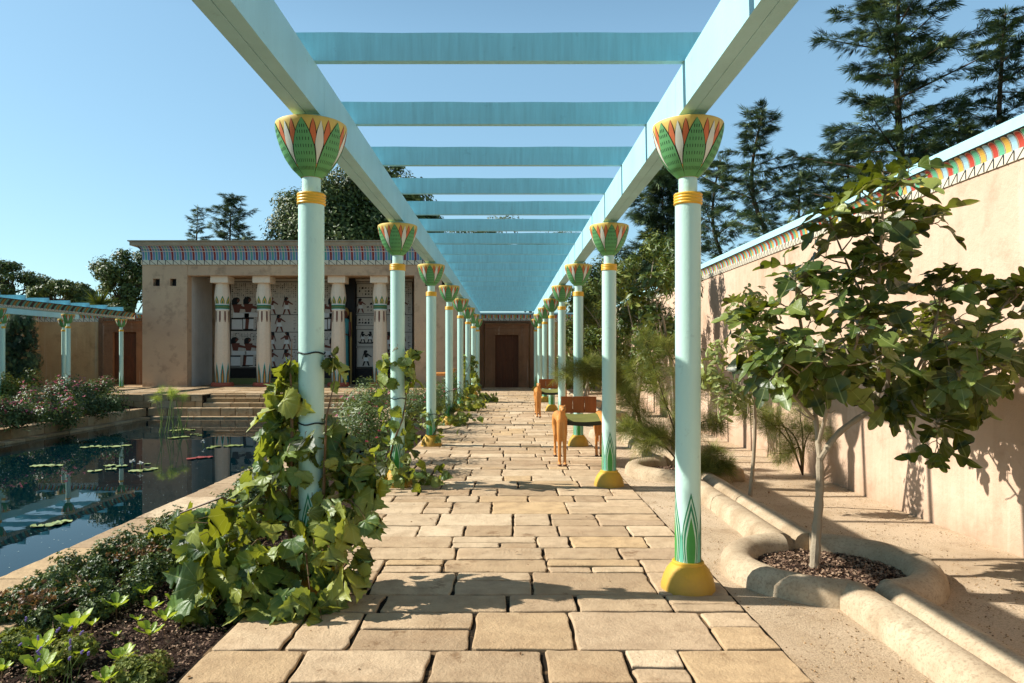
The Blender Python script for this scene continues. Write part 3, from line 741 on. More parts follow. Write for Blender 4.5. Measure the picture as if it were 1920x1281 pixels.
def temple_col(x):
    H = 4.50 - ZT; y = TY + .55
    def shp(prof, n=48, lobes=8, amp=.035, mi=0):
        V = []; Fc = []
        for r, z in prof:
            for k in range(n):
                a = 2 * math.pi * k / n; rr = r * (1 - amp + amp * abs(math.sin(a * lobes / 2)) * 1.6)
                V.append((rr * math.cos(a), rr * math.sin(a), z))
        for i in range(len(prof) - 1):
            for k in range(n): k2 = (k + 1) % n; Fc.append((i * n + k, i * n + k2, (i + 1) * n + k2, (i + 1) * n + k))
        return V, Fc
    m = MB()
    SH = [(.28, .17), (.30, .5), (.315, .95), (.305, 1.5), (.285, 2.4), (.26, 3.28)]
    m.add(*shp(SH), 0)
    lan = lambda wd: pl([(0, wd), (.35, wd), (.7, wd * .5), (1, 0)])
    for k in range(8):
        th = -math.pi / 2 + R(22.5) + k * math.pi / 4
        for wd, t1, mi, off in ((17, .30, 1, .006), (13.5, .27, 2, .012), (8, .20, 3, .018), (4.5, .14, 4, .024)):
            petal(m, SH, th, lan(wd), 0, t1, off, mi, 10, 3)
        petal(m, SH, -math.pi / 2 + k * math.pi / 4, pl([(0, 3), (.25, 7), (1, 7)]), .835, .985, .006, 5, 4, 2)
    c = m.build('column', [M['colcream'], M['skyblue'], M['orn_dark'], M['terracotta'], M['f_yel'], M['f_brown']], tp, 30)
    m = MB(); m.lathe([(.46, 0), (.47, .05), (.46, .13), (.43, .17), (.3, .17)], 40); m.build('base', M['terracotta'], c, 40)
    m = MB()
    for i, (mi) in enumerate((1, 0, 2, 0, 1)):
        z0 = 3.28 + i * .055; m.lathe([(.26, z0), (.29, z0 + .004), (.29, z0 + .051), (.26, z0 + .055)], 40, mi=mi)
    m.build('band', [M['orn_dark'], M['colwhite'], M['oliv']], c, 40)
    m = MB(); CP = [(.29, 3.555), (.325, 3.70), (.32, 3.9), (.285, 4.2), (.25, 4.44)]
    m.add(*shp(CP), 0)
    for k in range(8):
        th = -math.pi / 2 + R(22.5) + k * math.pi / 4
        for wd, t1, mi, off in ((15, .38, 1, .008), (10, .28, 2, .014), (5, .18, 1, .02)): petal(m, CP, th, lan(wd), 0, t1, off, mi, 8, 3)
    m.build('capital', [M['colcream'], M['orn_dark'], M['f_yel']], c, 40)
    m = MB(); m.box(-.37, .37, -.37, .37, 4.44, 4.74 - .012); m.build('abacus', M['colcream'], c)
    c.location = (x - tp.location.x, y - tp.location.y, 0); return c
c0 = None
for px in (417, 495, 634.5, 713):
    x = at(px, 0, TY + .55).x
    if c0 is None: c0 = temple_col(x)
    else: c = copy_tree(c0, tp); c.location = (x - tp.location.x, .55, 0)
# painted panels on the temple's back wall: generic striding and seated figures, rows of small marks
MM = [M['panel'], M['f_brown'], M['f_black'], M['colwhite'], M['oliv'], M['t_red']]
YM = TY + TD
def fig(m, x, z, h, s=1, seated=False, mi=1, y=None):
    y = (y or YM) - .03
    q = lambda pts, mi_, d=0: m.poly([(x + s * a * h * 1.25, y - d, z + b * h) for a, b in (pts if s > 0 else pts[::-1])], mi_)
    q([(-.12, .77), (.0, .79), (.05, .86), (.08, .91), (.06, .98), (.0, 1.01), (-.08, .99), (-.12, .92)], 2)
    q([(.0, .86), (.06, .87), (.075, .91), (.05, .96), (.01, .95)], mi, .004)
    q([(-.11, .80), (.12, .80), (.06, .52), (-.06, .52)], mi)
    if seated:
        q([(-.09, .54), (.30, .52), (.30, .40), (-.09, .38)], 3, .004); q([(.22, .42), (.31, .42), (.28, .04), (.20, .04)], mi)
        q([(.18, .04), (.38, .04), (.38, 0), (.18, 0)], 2); q([(-.14, .38), (.14, .38), (.14, .33), (-.14, .33)], 2)
        q([(-.14, .33), (.13, .33), (.13, .03), (-.14, .03)], 3, -.002); q([(-.14, .33), (-.125, .33), (-.125, 0), (-.14, 0)], 2); q([(-.14, .025), (.13, .025), (.13, .0), (-.14, .0)], 2)
        q([(.08, .79), (.13, .74), (.36, .66), (.35, .61), (.06, .66)], mi, .002)
    else:
        q([(-.08, .54), (.08, .54), (.14, .30), (-.12, .30)], 3, .004)
        q([(.02, .31), (.12, .31), (.19, 0), (.12, 0)], mi); q([(-.11, .31), (-.02, .31), (-.12, 0), (-.19, 0)], mi)
        q([(.08, .79), (.13, .75), (.30, .60), (.27, .55), (.07, .68)], mi, .002); q([(-.13, .80), (-.09, .76), (-.17, .44), (-.21, .45)], mi, .002)
def frame(m, x0, x1, z0, z1, t=.03, mi=2):
    y = YM
    for a in ((x0, x1, z0, z0 + t), (x0, x1, z1 - t, z1), (x0, x0 + t, z0 + t, z1 - t), (x1 - t, x1, z0 + t, z1 - t)): m.box(a[0], a[1], y - .035, y - .02, a[2], a[3], mi)
def glyphs(m, x0, x1, z0, z1, sz=.1):
    z = z0 + sz * .6
    while z < z1 - sz * .5:
        x = x0 + sz * .6
        while x < x1 - sz * .5:
            a, b = random.uniform(.15, .42) * sz, random.uniform(.15, .45) * sz; k = random.random()
            if k < .5: m.poly([(x - a, YM - .024, z - b), (x + a, YM - .024, z - b * .6), (x + a * .6, YM - .024, z + b), (x - a, YM - .024, z + b * .5)], 2)
            elif k < .85: m.poly([(x - a * .3, YM - .024, z - b), (x + a * .3, YM - .024, z - b), (x + a * .3, YM - .024, z + b), (x - a * .3, YM - .024, z + b)], 2)
            x += sz
        z += sz
ZB = ZT
mural_i = 0
def mural(px0, px1, fn):
    x0, x1 = at(px0, 0, YM).x, at(px1, 0, YM).x
    m = MB(); m.box(x0, x1, YM - .02, YM + .02, ZB, 4.98, 0)
    m.box(x0, x1, YM - .03, YM - .0201, ZB, ZB + .28, 4); m.box(x0, x1, YM - .03, YM - .0201, ZB + .285, ZB + .75, 2)
    frame(m, x0, x1, ZB + .76, 4.86); fn(m, x0, x1); loc(tp, m, 'mural', MM)
def mu1(m, a, b):
    glyphs(m, b - .24, b - .03, 2.7, 4.05, .075); glyphs(m, b - .24, b - .03, 1.0, 2.1, .075); glyphs(m, a + .03, a + .14, 2.7, 4.05, .075)
    glyphs(m, a + .05, b - .05, 4.1, 4.85, .085); w_ = b - a
    fig(m, a + .45 * w_ - .3, 2.62, 1.5, 1, True); fig(m, a + .45 * w_ + .22, 2.64, 1.5, 1, True); m.box(a, b, YM - .034, YM - .021, 2.58, 2.63, 2)
    glyphs(m, a + .05, b - .05, 2.15, 2.55, .07); fig(m, a + .4 * w_ - .3, .95, 1.35, 1, True); fig(m, a + .4 * w_ + .3, .98, 1.3, 1, True)
def mu2(m, a, b):
    glyphs(m, a + .05, b - .05, 4.1, 4.85, .085)
    for z, n in ((3.35, 2), (2.55, 1), (1.75, 2), (.95, 2)):
        for k in range(n): fig(m, a + (b - a) * ((k + .8) / (n + .6)), z, .79, 1 if z != 1.75 else -1, False, 1)
        glyphs(m, a + .03, a + .22, z + .05, z + .7, .07); glyphs(m, b - .24, b - .03, z + .05, z + .7, .07); m.box(a, b, YM - .034, YM - .021, z - .03, z - .005, 2)
def mu3(m, a, b):
    for z, h in ((4.15, .6), (3.4, .7), (2.85, .45), (1.9, .75), (.95, .85)):
        frame(m, a + .04, b - .04, z - .03, z + h + .02, .02)
    c = (a + b) / 2
    glyphs(m, a + .1, b - .1, 4.2, 4.7, .14); fig(m, c - .25, 3.42, .66); glyphs(m, c, b - .1, 3.45, 4.05, .15); glyphs(m, a + .1, b - .1, 2.88, 3.25, .14)
    m.poly([(c - .4, YM - .03, 2.12), (c - .3, YM - .03, 2.0), (c + .3, YM - .03, 2.0), (c + .4, YM - .03, 2.12), (c + .25, YM - .03, 2.06), (c - .25, YM - .03, 2.06)], 2)
    fig(m, c - .15, 2.06, .5, 1, False, 2); fig(m, c + .18, 2.06, .5, -1, False, 2); fig(m, c, .98, .72, 1, False, 2)
mural(432, 487, mu1); mural(488, 560, mu2); mural(596, 640, mu1); mural(667, 706, mu3); mural(707, 774, mu2)
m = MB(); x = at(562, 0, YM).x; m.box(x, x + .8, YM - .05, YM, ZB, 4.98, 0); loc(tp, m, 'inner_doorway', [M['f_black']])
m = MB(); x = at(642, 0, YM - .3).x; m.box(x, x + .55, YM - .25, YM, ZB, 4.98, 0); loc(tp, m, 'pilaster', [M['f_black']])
m = MB(); m.lathe([(.20, .0), (.19, 1.2), (.17, 2.3), (.24, 2.7), (.22, 2.95), (.10, 3.02)], 16, (x + .16, YM - .45, ZB), 0, sx=.8, sy=.5)
m.ball((x + .16, YM - .45, ZB + 3.2), (.13, .11, .2), 1); m.ball((x + .16, YM - .42, ZB + 3.28), (.17, .1, .24), 2)
for s_ in (-1, 1): m.tube([(x + .16 + s_ * .2, YM - .45, ZB + 2.85), (x + .16 + s_ * .24, YM - .5, ZB + 2.2), (x + .16 + s_ * .05, YM - .6, ZB + 2.3)], [.06, .05, .04], 8, 1)
m.box(x + .36, x + .44, YM - .4, YM - .3, ZB, ZB + 3.3, 2); loc(tp, m, 'painted_statue', [M['teal'], M['f_brown'], M['tgold']], 40)

# ------------------------------------------------------------ cat-sided chairs
def chair(label, x, y, rz, z=0.):
    r = thing('garden_chair', label, 'chair', (x, y, z), 'carved wooden cat chairs', rz)
    seat = MB(); n = 8; V = []; Fc = []
    for j in range(n + 1):
        for i in range(n + 1):
            u, v = i / n, j / n; X = -.27 + .54 * u; Y = -.36 + .72 * v
            zz = .60 + .05 * v - .02 * math.sin(math.pi * u); V.append((X, Y, zz))
    b = len(V)
    V += [(a, c, d - .055) for a, c, d in V]
    for j in range(n):
        for i in range(n): a = j * (n + 1) + i; Fc.append((a, a + 1, a + n + 2, a + n + 1)); Fc.append((b + a, b + a + n + 1, b + a + n + 2, b + a + 1))
    seat.add(V, Fc, 0); fs = []
    for i in range(n):
        fs += [(i, b + i, b + i + 1, i + 1), (n * (n + 1) + i + 1, b + n * (n + 1) + i + 1, b + n * (n + 1) + i, n * (n + 1) + i)]
        a = i * (n + 1); fs += [(a + n + 1, b + a + n + 1, b + a, a), (a + n, b + a + n, b + a + 2 * n + 1, a + 2 * n + 1)]
    b0 = len(seat.f); seat.f += fs; seat.m += [1] * len(fs)
    seat.build('seat', [M['cushion'], M['cushion_dk']], r, 40)
    m = MB()
    for k in range(3): m.box(-.26 + k * .175 + .003, -.26 + (k + 1) * .175 - .003, .40, .43, .645, .885, 0)
    m.box(-.255, .26, .43, .45, .66, .70); m.box(-.255, .26, .43, .45, .83, .87)
    bk = m.build('backrest', M['wood2'], r)
    first = None
    for s_ in (-1, 1):
        if first is None:
            m = MB(); T = m.tube
            T([(0, -.44, .60), (0, -.36, .615), (0, -.1, .60), (0, .2, .60), (0, .42, .61), (0, .50, .58)], [.055, .082, .066, .062, .074, .05], 12)
            for q in (-.034, .034):
                T([(q * .7, -.42, .62), (q, -.43, .45), (q, -.44, .28), (q * 1.05, -.45, .12), (q * 1.05, -.455, .03)], [.05, .040, .026, .022, .024], 10)
                m.ball((q * 1.05, -.485, .022), (.028, .045, .022))
                T([(q * .7, .42, .61), (q, .47, .47), (q, .42, .32), (q, .49, .20), (q, .47, .10), (q, .465, .03)], [.06, .052, .030, .022, .022, .024], 10)
                m.ball((q, .44, .022), (.026, .045, .022))
            T([(0, -.42, .62), (0, -.47, .70), (0, -.50, .75)], [.06, .045, .042], 10)
            m.ball((0, -.52, .775), (.050, .058, .045)); m.ball((0, -.575, .76), (.030, .035, .026))
            for e in (-.032, .032): T([(e, -.50, .80), (e * 1.15, -.495, .835)], [.017, .006], 6)
            T([(0, .5, .60), (0, .545, .5), (0, .55, .35), (0, .53, .2)], [.018, .015, .013, .012], 8)
            a_ = m.build('cat_armrest', M['wood'], r, True)
            md = a_.modifiers.new('join', 'REMESH'); md.mode = 'VOXEL'; md.voxel_size = .009; md.use_smooth_shade = True
            sm_ = a_.modifiers.new('soft', 'SMOOTH'); sm_.iterations = 4; sm_.factor = .5
            m2 = MB()
            for q in (-.036, .036): m2.ball((q, -.50, .016), (.030, .034, .017)); m2.ball((q, .425, .016), (.028, .034, .017))
            m2.build('paw', M['paw'], a_, True)
            m3 = MB()
            for q in (-.022, .022): m3.ball((q, -.563, .787), (.008, .006, .007))
            m3.ball((0, -.608, .765), (.010, .006, .007)); m3.build('face_marks', M['paw'], a_, True)
            first = a_
        else: a_ = copy_tree(first, r)
        a_.location = (s_ * .305, 0, 0)
    return r
ch = chair('nearest carved wooden chair with cat shaped sides and green seat, beside the second right column', 1.035, 10.17, 0)
def chair_copy(label, x, y, z=0, rz=0):
    c = copy_tree(ch); c.location = (x, y, z); c.rotation_euler = (0, 0, rz); c['label'] = label; return c
chair_copy('cat sided wooden chair farther down the path, beside the fourth right column', 1.035, 17.7)
chair_copy('farthest wooden chair, on the terrace before the temple right pier', at(827, 0, 28.7).x, 28.7, ZT, R(90))

# ------------------------------------------------------------ plants
def leafy_thing(name, label, cat, base, group=None): return thing(name, label, cat, base, group)
def off(o, root): o.parent = root; o.location = -Vector(root.location); return o
# --- grape vines
def vine(label, col, n, sampler, size, stems, seed, group='grapevines on the pergola columns', ties=()):
    global rng
    rng = np.random.default_rng(seed); random.seed(seed)
    r = leafy_thing('grapevine', label, 'grapevine', (col[0], col[1], 0), group)
    P = []; Nn = []
    while len(P) < n:
        s = sampler()
        if s is None: continue
        P.append(s[0]); Nn.append(s[1])
    P = np.array(P); Nn = np.array(Nn) * .8 + rdirs(n) * .95; Nn[:, 2] += .25; Nn[:, 0] -= .15
    T = rdirs(n) * .9; T[:, 2] -= .6; T[:, :2] += (P[:, :2] - np.array(col)) * 1.2
    S = size * rng.uniform(.38, 1.1, n)
    off(cloud('foliage', GRAPE, P, Nn, T, S, M['grape'], None, None, True), r)
    m = MB()
    for st in stems: m.tube(st[0], st[1], 6)
    # petioles for a third of leaves
    for i in range(0, n, 3):
        p = Vector(P[i]); c = Vector((col[0] + (p.x - col[0]) * .75, col[1] + (p.y - col[1]) * .75, p.z + random.uniform(-.06, .1)))
        m.tube([c, (c + p) / 2 + Vector((0, 0, .02)), p], [.003, .0025, .002], 4)
    off(m.build('stem', M['stem_red'], None, True), r)
    if ties:
        m = MB()
        for z in ties:
            m.tube([(col[0] + .086 * math.cos(a * math.pi / 12), col[1] + .086 * math.sin(a * math.pi / 12), z + .006 * math.sin(a)) for a in range(25)], .005, 5)
        off(m.build('tie', M['strap'], None), r)
    return r
def lerp(tab, z):
    for (a, b), (c, d) in zip(tab, tab[1:]):
        if z <= c: return b + (d - b) * (z - a) / (c - a)
    return tab[-1][1]
CL = (XL, Y1)
Ltab = [(0, -1.86), (.15, -1.95), (.42, -2.0), (.55, -1.78), (.8, -1.62), (1.0, -1.56), (1.3, -1.54), (1.5, -1.38), (1.6, -1.25)]
Rtab = [(0, -1.05), (.15, -.86), (.42, -.78), (.55, -.80), (.7, -.86), (.85, -.92), (1.0, -1.05), (1.2, -1.12), (1.35, -1.10), (1.6, -1.1)]
def s1():
    k = random.random()
    if k < .05: p = at(random.uniform(320, 440), random.uniform(955, 1010), random.uniform(5.0, 5.4)); return tuple(p), (-.3, -.5, .8)
    if k < .15: p = at(random.uniform(355, 450), random.uniform(1060, 1195), random.uniform(4.1, 4.4)); return tuple(p), (-.5, -.6, .4)
    if k < .20: p = at(random.uniform(490, 610), random.uniform(1110, 1165), random.uniform(4.05, 4.25)); return tuple(p), (0, -.6, .6)
    z = random.random() ** 1.25 * 1.48 + .03
    l, r_ = lerp(Ltab, z), lerp(Rtab, z); cx, hw = (l + r_) / 2, (r_ - l) / 2; a = random.uniform(0, 2 * math.pi)
    rad = random.random() ** .35; dy = max(.12, .42 * (1 - z / 1.7))
    x = cx + hw * math.cos(a) * rad; y = Y1 + .02 + dy * math.sin(a) * rad - (.2 if z < .6 else 0)
    if z > 1.0 and abs(x - XL) < .12 and random.random() < .93: return None
    if z > .95 and x > XL and random.random() < .55: return None
    if z > .6 and abs(x - XL) < .1 and random.random() < .4: return None
    return (x, y, z), (math.cos(a) * .8, math.sin(a) * .8 - .25, .45)
def s1b(): pass
stem1 = [([(XL - .1, Y1, -.05), (XL - .14, Y1 - .03, .5), (XL - .1, Y1 - .08, 1.0), (XL - .12, Y1 - .05, 1.4), (XL - .10, Y1 - .08, 1.6)], [.018, .015, .011, .006, .002]),
         ([(XL + .12, Y1, -.05), (XL + .1, Y1 - .1, .5), (XL + .12, Y1 - .1, 1.1), (XL + .16, Y1 - .02, 1.35)], [.015, .012, .007, .003]),
         ([(XL - .1, Y1, .4), (XL - .5, Y1 - .2, .62), (XL - .8, Y1 - .1, .5)], [.012, .009, .005]),
         ([(XL, Y1 - .1, .2), (XL + .05, Y1 - .3, .3), (XL + .1, Y1 - .4, .12)], [.009, .007, .004])]
vine('large bright green grapevine spilling over the bed round the nearest left column', CL, 490, s1, .185, stem1, 11, ties=(1.51, 1.06))
# a few trailing shoots of the same vine
def mk_col_vine(label, k, ztop, n, size, rlow, rhigh, seed, skirt=0., ties=()):
    c = (XL, Y1 + SP * k)
    def s():
        z = random.random() ** 1.1 * ztop + .05; u = z / ztop; rad = rlow + (rhigh - rlow) * u
        if random.random() < skirt: z = random.uniform(.03, .28); rad = rlow * 1.9; 
        a = random.uniform(0, 2 * math.pi); q = .5 + .5 * random.random()
        x = c[0] + rad * math.cos(a) * q + (.18 * skirt if z < .3 else 0); y = c[1] + rad * math.sin(a) * q
        if math.hypot(x - c[0], y - c[1]) < .09: return None
        if z > ztop * .4 and abs(x - c[0]) < .07 and y < c[1] and random.random() < .6: return None
        return (x, y, z), (math.cos(a), math.sin(a) - .3, .4)
    st = [([(c[0] + .1 * math.cos(j * 1.1 + seed), c[1] + .1 * math.sin(j * 1.1 + seed), j / 6 * ztop) for j in range(7)], [.012, .011, .01, .008, .006, .004, .003])]
    return vine(label, c, n, s, size, st, seed, ties=ties)
mk_col_vine('grapevine climbing the second left column above its yellow pedestal', 1, 1.52, 140, .155, .27, .22, 21, .28, (1.39, 1.0))
mk_col_vine('small vine shoot tied low on the third left column', 2, .62, 34, .13, .26, .13, 22, .1, (.52,))
mk_col_vine('low vine clump round the foot of the fourth left column', 3, .42, 70, .16, .34, .15, 23, .5, (.72,))
mk_col_vine('low leafy vine at the foot of the fifth left column', 4, .55, 70, .17, .34, .15, 24, .5)
mk_col_vine('tall dark vine on the sixth left column near the doorway', 5, 1.42, 230, .2, .45, .24, 25, .35)
# --- shrubs
def shrub(name, label, cat, base, clumps, n, tmpl, size, mat, stemmat='bark_dk', seed=1, flowers=None, group=None, up=.5, stems=6, tang_up=.3, cr='foliage', uv=False, shell=.5, outn=1.):
    global rng
    rng = np.random.default_rng(seed); random.seed(seed)
    r = leafy_thing(name, label, cat, base, group)
    vol = np.array([c[1][0] * c[1][1] * c[1][2] for c in clumps]) ** .7; vol /= vol.sum()
    idx = rng.choice(len(clumps), n, p=vol); d = rdirs(n); q = rng.random(n) ** shell
    Cc = np.array([c[0] for c in clumps])[idx]; Rr = np.array([c[1] for c in clumps])[idx]
    P = Cc + d * Rr * q[:, None] * rng.uniform(.85, 1.18, (n, 1)); keep = P[:, 2] > .0 + base[2] - .3; P = P[keep]; d = d[keep]; n = len(P)
    Nn = d * outn + rdirs(n) * .5; Nn[:, 2] += up; T = rdirs(n) * .8 + d * .7; T[:, 2] += tang_up
    tone = rng.random(len(clumps))[idx][keep] * .45 + rng.random(n) * .6
    off(cloud(cr, tmpl, P, Nn, T, size * rng.uniform(.6, 1.2, n), M[mat], None, np.clip(tone, 0, 1), uv), r)
    m = MB(); b = Vector(base)
    for k in range(min(stems, len(clumps) * 3)):
        c = Vector(clumps[k % len(clumps)][0]) + Vector((random.uniform(-.1, .1), random.uniform(-.1, .1), random.uniform(-.05, .1)))
        mid = b.lerp(c, .5) + Vector((random.gauss(0, .04), random.gauss(0, .04), .03)); h = (c - b).length
        m.tube([b, mid, c], [max(.004, h * .02), max(.003, h * .013), .002], 5)
    off(m.build('stem', M[stemmat], None, True), r)
    if flowers:
        fn, fs, fm = flowers; i = rng.choice(n, fn); i = i[np.argsort(-P[i, 2])][:int(fn * .7)]
        off(cloud('blossom', rosette(OVAL, 6, 1, .8, .4, 5), P[i] + (0, 0, fs * .5), rdirs(len(i), 2), rdirs(len(i)), fs, M[fm]), r)
    return r
# low dark shrubs along the coping, nearest first
LOW = [(-2.45, 3.75, .22, .10, 'flat green ground cover at the left frame edge behind the lavender', 'feather'), (-2.68, 4.35, .18, .13, 'small shrub overhanging the coping next to the pale flowers', 'shrub'),
       (-2.78, 4.15, .15, .14, 'low dark green shrub with tiny pale flowers at the coping, nearest the bottom left corner', 'shrub'),
       (-2.66, 4.6, .22, .20, 'low green cushion shrub above the lime seedlings, against the pool coping', 'shrub'),
       (-2.66, 5.1, .26, .24, 'low shrub with some brown dry leaves beside the pool coping', 'shrub'),
       (-2.25, 5.25, .26, .22, 'rounded green cushion shrub left of the large grapevine foot', 'shrub'),
       (-2.55, 5.7, .28, .27, 'dense low shrub along the coping behind the dry leaved one', 'shrub'),
       (-2.2, 6.0, .28, .28, 'low shrub under the trailing grapevine shoots', 'shrub'),
       (-2.45, 6.7, .28, .30, 'upright glossy shrub between coping and grapevine', 'shrub'),
       (-2.5, 7.6, .28, .32, 'spiky leaved green shrub overhanging the coping beyond the grapevine', 'shrub')]
for k, (x, y, rr, h, lab, mt) in enumerate(LOW):
    cl = [((x + random.uniform(-.3, .3), y + random.uniform(-.28, .28), h * random.uniform(.3, .75) - .05), (rr * random.uniform(.35, .6), rr * random.uniform(.35, .6), h * .5)) for _ in range(9)]
    s_ = shrub('low_shrub', lab, 'shrub', (x, y, -.05), cl, 2200, TUFT, .023 + .006 * (k > 7), mt, seed=30 + k, group='low shrubs edging the pool coping', stems=9, flowers=(8, .022, 'petal_w') if k in (2, 3) else None)
    if k in (2, 4):
        P = np.array([(x + .1, y - .1, .13)]) + rng.normal(size=(90, 3)) * (.09, .09, .03)
        off(cloud('dry_foliage', TUFT, P, rdirs(90, 1), rdirs(90), .022, M['dry']), s_)
# mid-ground bushes between path and pool
def blob(px, py, D, rx, ry, rz): p = at(px, py, D); return (tuple(p), (rx, ry, rz))
shrub('flowering_shrub', 'loose grey green shrub with small red flowers between the grapevine and second left column', 'shrub', (-2.1, 9.4, -.05),
      [blob(690, 790, 9.2, .45, .5, .40), blob(660, 830, 8.6, .4, .4, .3), blob(700, 745, 10.2, .38, .5, .30), blob(640, 850, 8.4, .25, .3, .2), blob(720, 820, 9.3, .3, .3, .4), blob(670, 770, 10, .35, .4, .28)],
      5200, LANCE, .075, 'shrub', seed=51, flowers=(90, .03, 'petal_pk'), stems=16)
shrub('flowering_shrub', 'loose shrub with pale blossoms behind the third left column', 'shrub', (-2.0, 13.2, -.05),
      [blob(795, 752, 14, .5, .8, .35), blob(775, 765, 12.8, .45, .6, .35), blob(820, 745, 15.4, .3, .8, .35), blob(760, 745, 14, .4, .5, .3)],
      3600, LANCE, .08, 'shrub', seed=52, flowers=(70, .035, 'petal_pk'), stems=12)
shrub('flowering_shrub', 'pale flowering shrub in front of the temple beside the fourth left column', 'shrub', (-2.0, 18.5, -.05),
      [blob(835, 735, 18, .5, 1.2, .35), blob(850, 722, 20.5, .35, 1., .45), blob(815, 742, 17.5, .4, .8, .28)],
      2600, LANCE, .09, 'shrub', seed=53, flowers=(60, .04, 'petal_pk'), stems=12)
# rose bed across the pool
rose = [(35, 775, 17.5, 'rose bush at the left frame edge over the pool kerb', .75), (95, 768, 19.5, 'widest rose bush, pale pink blooms above the pool kerb', .8),
        (100, 735, 22.5, 'rose bush with red and pink blooms before the two far columns', .85), (165, 760, 21.5, 'green rose bush spreading over the kerb near the terrace', .75),
        (205, 757, 23.3, 'small dark bush at the terrace corner', .45), (20, 725, 23, 'bright green bush at the far left under the dark conifer', .7), (160, 733, 24.2, 'rose bush with crimson blooms near the back of the bed', .6)]
for k, (px, py, D, lab, rr) in enumerate(rose):
    p = at(px, py, D); cl = [((p.x + random.uniform(-1, 1) * rr, p.y + random.uniform(-.6, .6) * rr, p.z + random.uniform(-.25, .3) * rr), (rr * random.uniform(.4, .6),) * 3) for _ in range(8)]
    shrub('rose_bush', lab, 'shrub', (p.x, p.y, -.3), cl, 3000, OVAL, .085, 'shrub' if k != 5 else 'bay', seed=60 + k, flowers=(150, .06, 'petal_pk') if k in (1, 2, 6, 0) else None, group='rose bushes across the pool', stems=12)
# dark upright conifer bush left
p = at(30, 665, 28.5)
shrub('conifer_shrub', 'tall dark upright conifer shrub between the far left columns', 'shrub', (p.x, p.y, 0),
      [blob(px, py, 28.5, .34, .34, .55) for px, py in ((20, 700), (45, 700), (60, 680), (15, 660), (38, 655), (55, 640), (22, 620), (35, 605), (8, 640), (50, 610), (30, 685))], 4200, SPRAY, .2, 'conifer', seed=71, tang_up=1.2, up=0)

# --- lime seedlings
SEED = [(218, 1158, .11, 'lime seedling with upright leaves, against the dark shrub'), (269, 1130, .09, 'lime seedling farthest back beside the grapevine'), (286, 1156, .085, 'lime seedling second from the grapevine skirt'),
        (258, 1175, .06, 'small lime seedling between two larger ones'), (309, 1182, .10, 'lime seedling in bare soil nearest the grapevine'), (140, 1205, .14, 'largest lime seedling, broad leaves like a small cabbage'),
        (217, 1205, .05, 'smallest narrow lime seedling'), (281, 1210, .10, 'wide leaved lime seedling close to the path edge'), (74, 1245, .12, 'lime seedling leaning right near the left frame edge'),
        (146, 1250, .10, 'lime seedling just below the largest one'), (227, 1260, .10, 'lime seedling with two big spread leaves before the path corner'), (75, 1292, .13, 'lime seedling cut by the bottom frame edge at left'),
        (194, 1300, .09, 'lime seedling cut by the bottom frame edge, centre'), (335, 1092, .09, 'lime seedling half hidden under grape leaves'), (324, 1140, .07, 'tiny lime seedling at the grapevine edge'), (4, 1275, .08, 'lime seedling on the left frame edge'), (172, 1185, .06, 'small lime seedling tucked behind the largest one')]
for k, (px, py, s_, lab) in enumerate(SEED):
    g = gd(px, py, -.05); random.seed(100 + k); rng = np.random.default_rng(100 + k)
    r = leafy_thing('seedling', lab, 'seedling', tuple(g), 'lime green seedlings in the foreground bed')
    n = random.randint(6, 9) if s_ > .07 else 5; h = s_ * .45
    A = rng.uniform(0, .8) + np.arange(n) * 2 * math.pi / n + rng.uniform(-.3, .3, n)
    P = np.array([(0, 0, h)] * n, float); T = np.stack([np.cos(A), np.sin(A), rng.uniform(1.1, 3.4, n)], 1); Nn = np.stack([-np.cos(A), -np.sin(A), rng.uniform(.5, 1., n)], 1)
    WIDE = outline_leaf([(.03, 0), (.07, .25), (.15, .5), (.22, .72), (.18, .9), (.0, 1.02)], .35, .18)
    cloud('leaf', WIDE, P, Nn, T, s_ * .92 * rng.uniform(.8, 1.15, n), M['lime'], r, None, True)
    m = MB(); m.tube([(0, 0, -.02), (0, 0, h + .01)], [.004, .005], 6); m.build('stem', M['stem_red'], r, True)
# lavender stalks
for k, (px, py, n) in enumerate(((60, 1275, 6), (130, 1290, 6), (20, 1240, 4))):
    g = gd(px, py, -.05); random.seed(140 + k)
    r = leafy_thing('lavender', ['lavender clump with thin stalks at the bottom left', 'lavender stalks leaning right across the lime seedlings', 'thin lavender stalks at the left frame edge'][k], 'lavender', tuple(g), 'lavender stalks in the foreground bed')
    for j in range(n):
        m = MB(); m2 = MB(); a = random.uniform(-1.2, 1.9); l = random.uniform(.16, .34); e = Vector((l * math.sin(a) * .55, random.uniform(-.12, .12), l * .75)); b = Vector((random.uniform(-.05, .05), random.uniform(-.05, .05), 0))
        m.tube([b, b + e * .5 + Vector((0, 0, .02)), b + e], [.0018, .0015, .001], 4)
        for q in range(5): m2.ball(b + e * (1 + q * .02) + Vector((random.gauss(0, .002), 0, 0)), (.0055, .0055, .005), 0, 6, 4)
        sk = m.build('stalk', M['stem_g'], r); m2.build('flower', M['lavender'], sk, True)
g = gd(250, 1279, -.05)
shrub('low_shrub', 'silvery feathery seedling clump at the bottom edge beside the path corner', 'shrub', tuple(g), [((g.x, g.y, .0), (.10, .09, .07)), ((g.x + .09, g.y - .05, .0), (.08, .07, .05))], 900, TUFT, .022, 'feather', seed=150)
g = gd(300, 1262, -.05)
shrub('low_shrub', 'small reddish green seedling tuft by the path corner', 'shrub', tuple(g), [((g.x, g.y, .0), (.05, .04, .05))], 160, TUFT, .022, 'feather', seed=151)
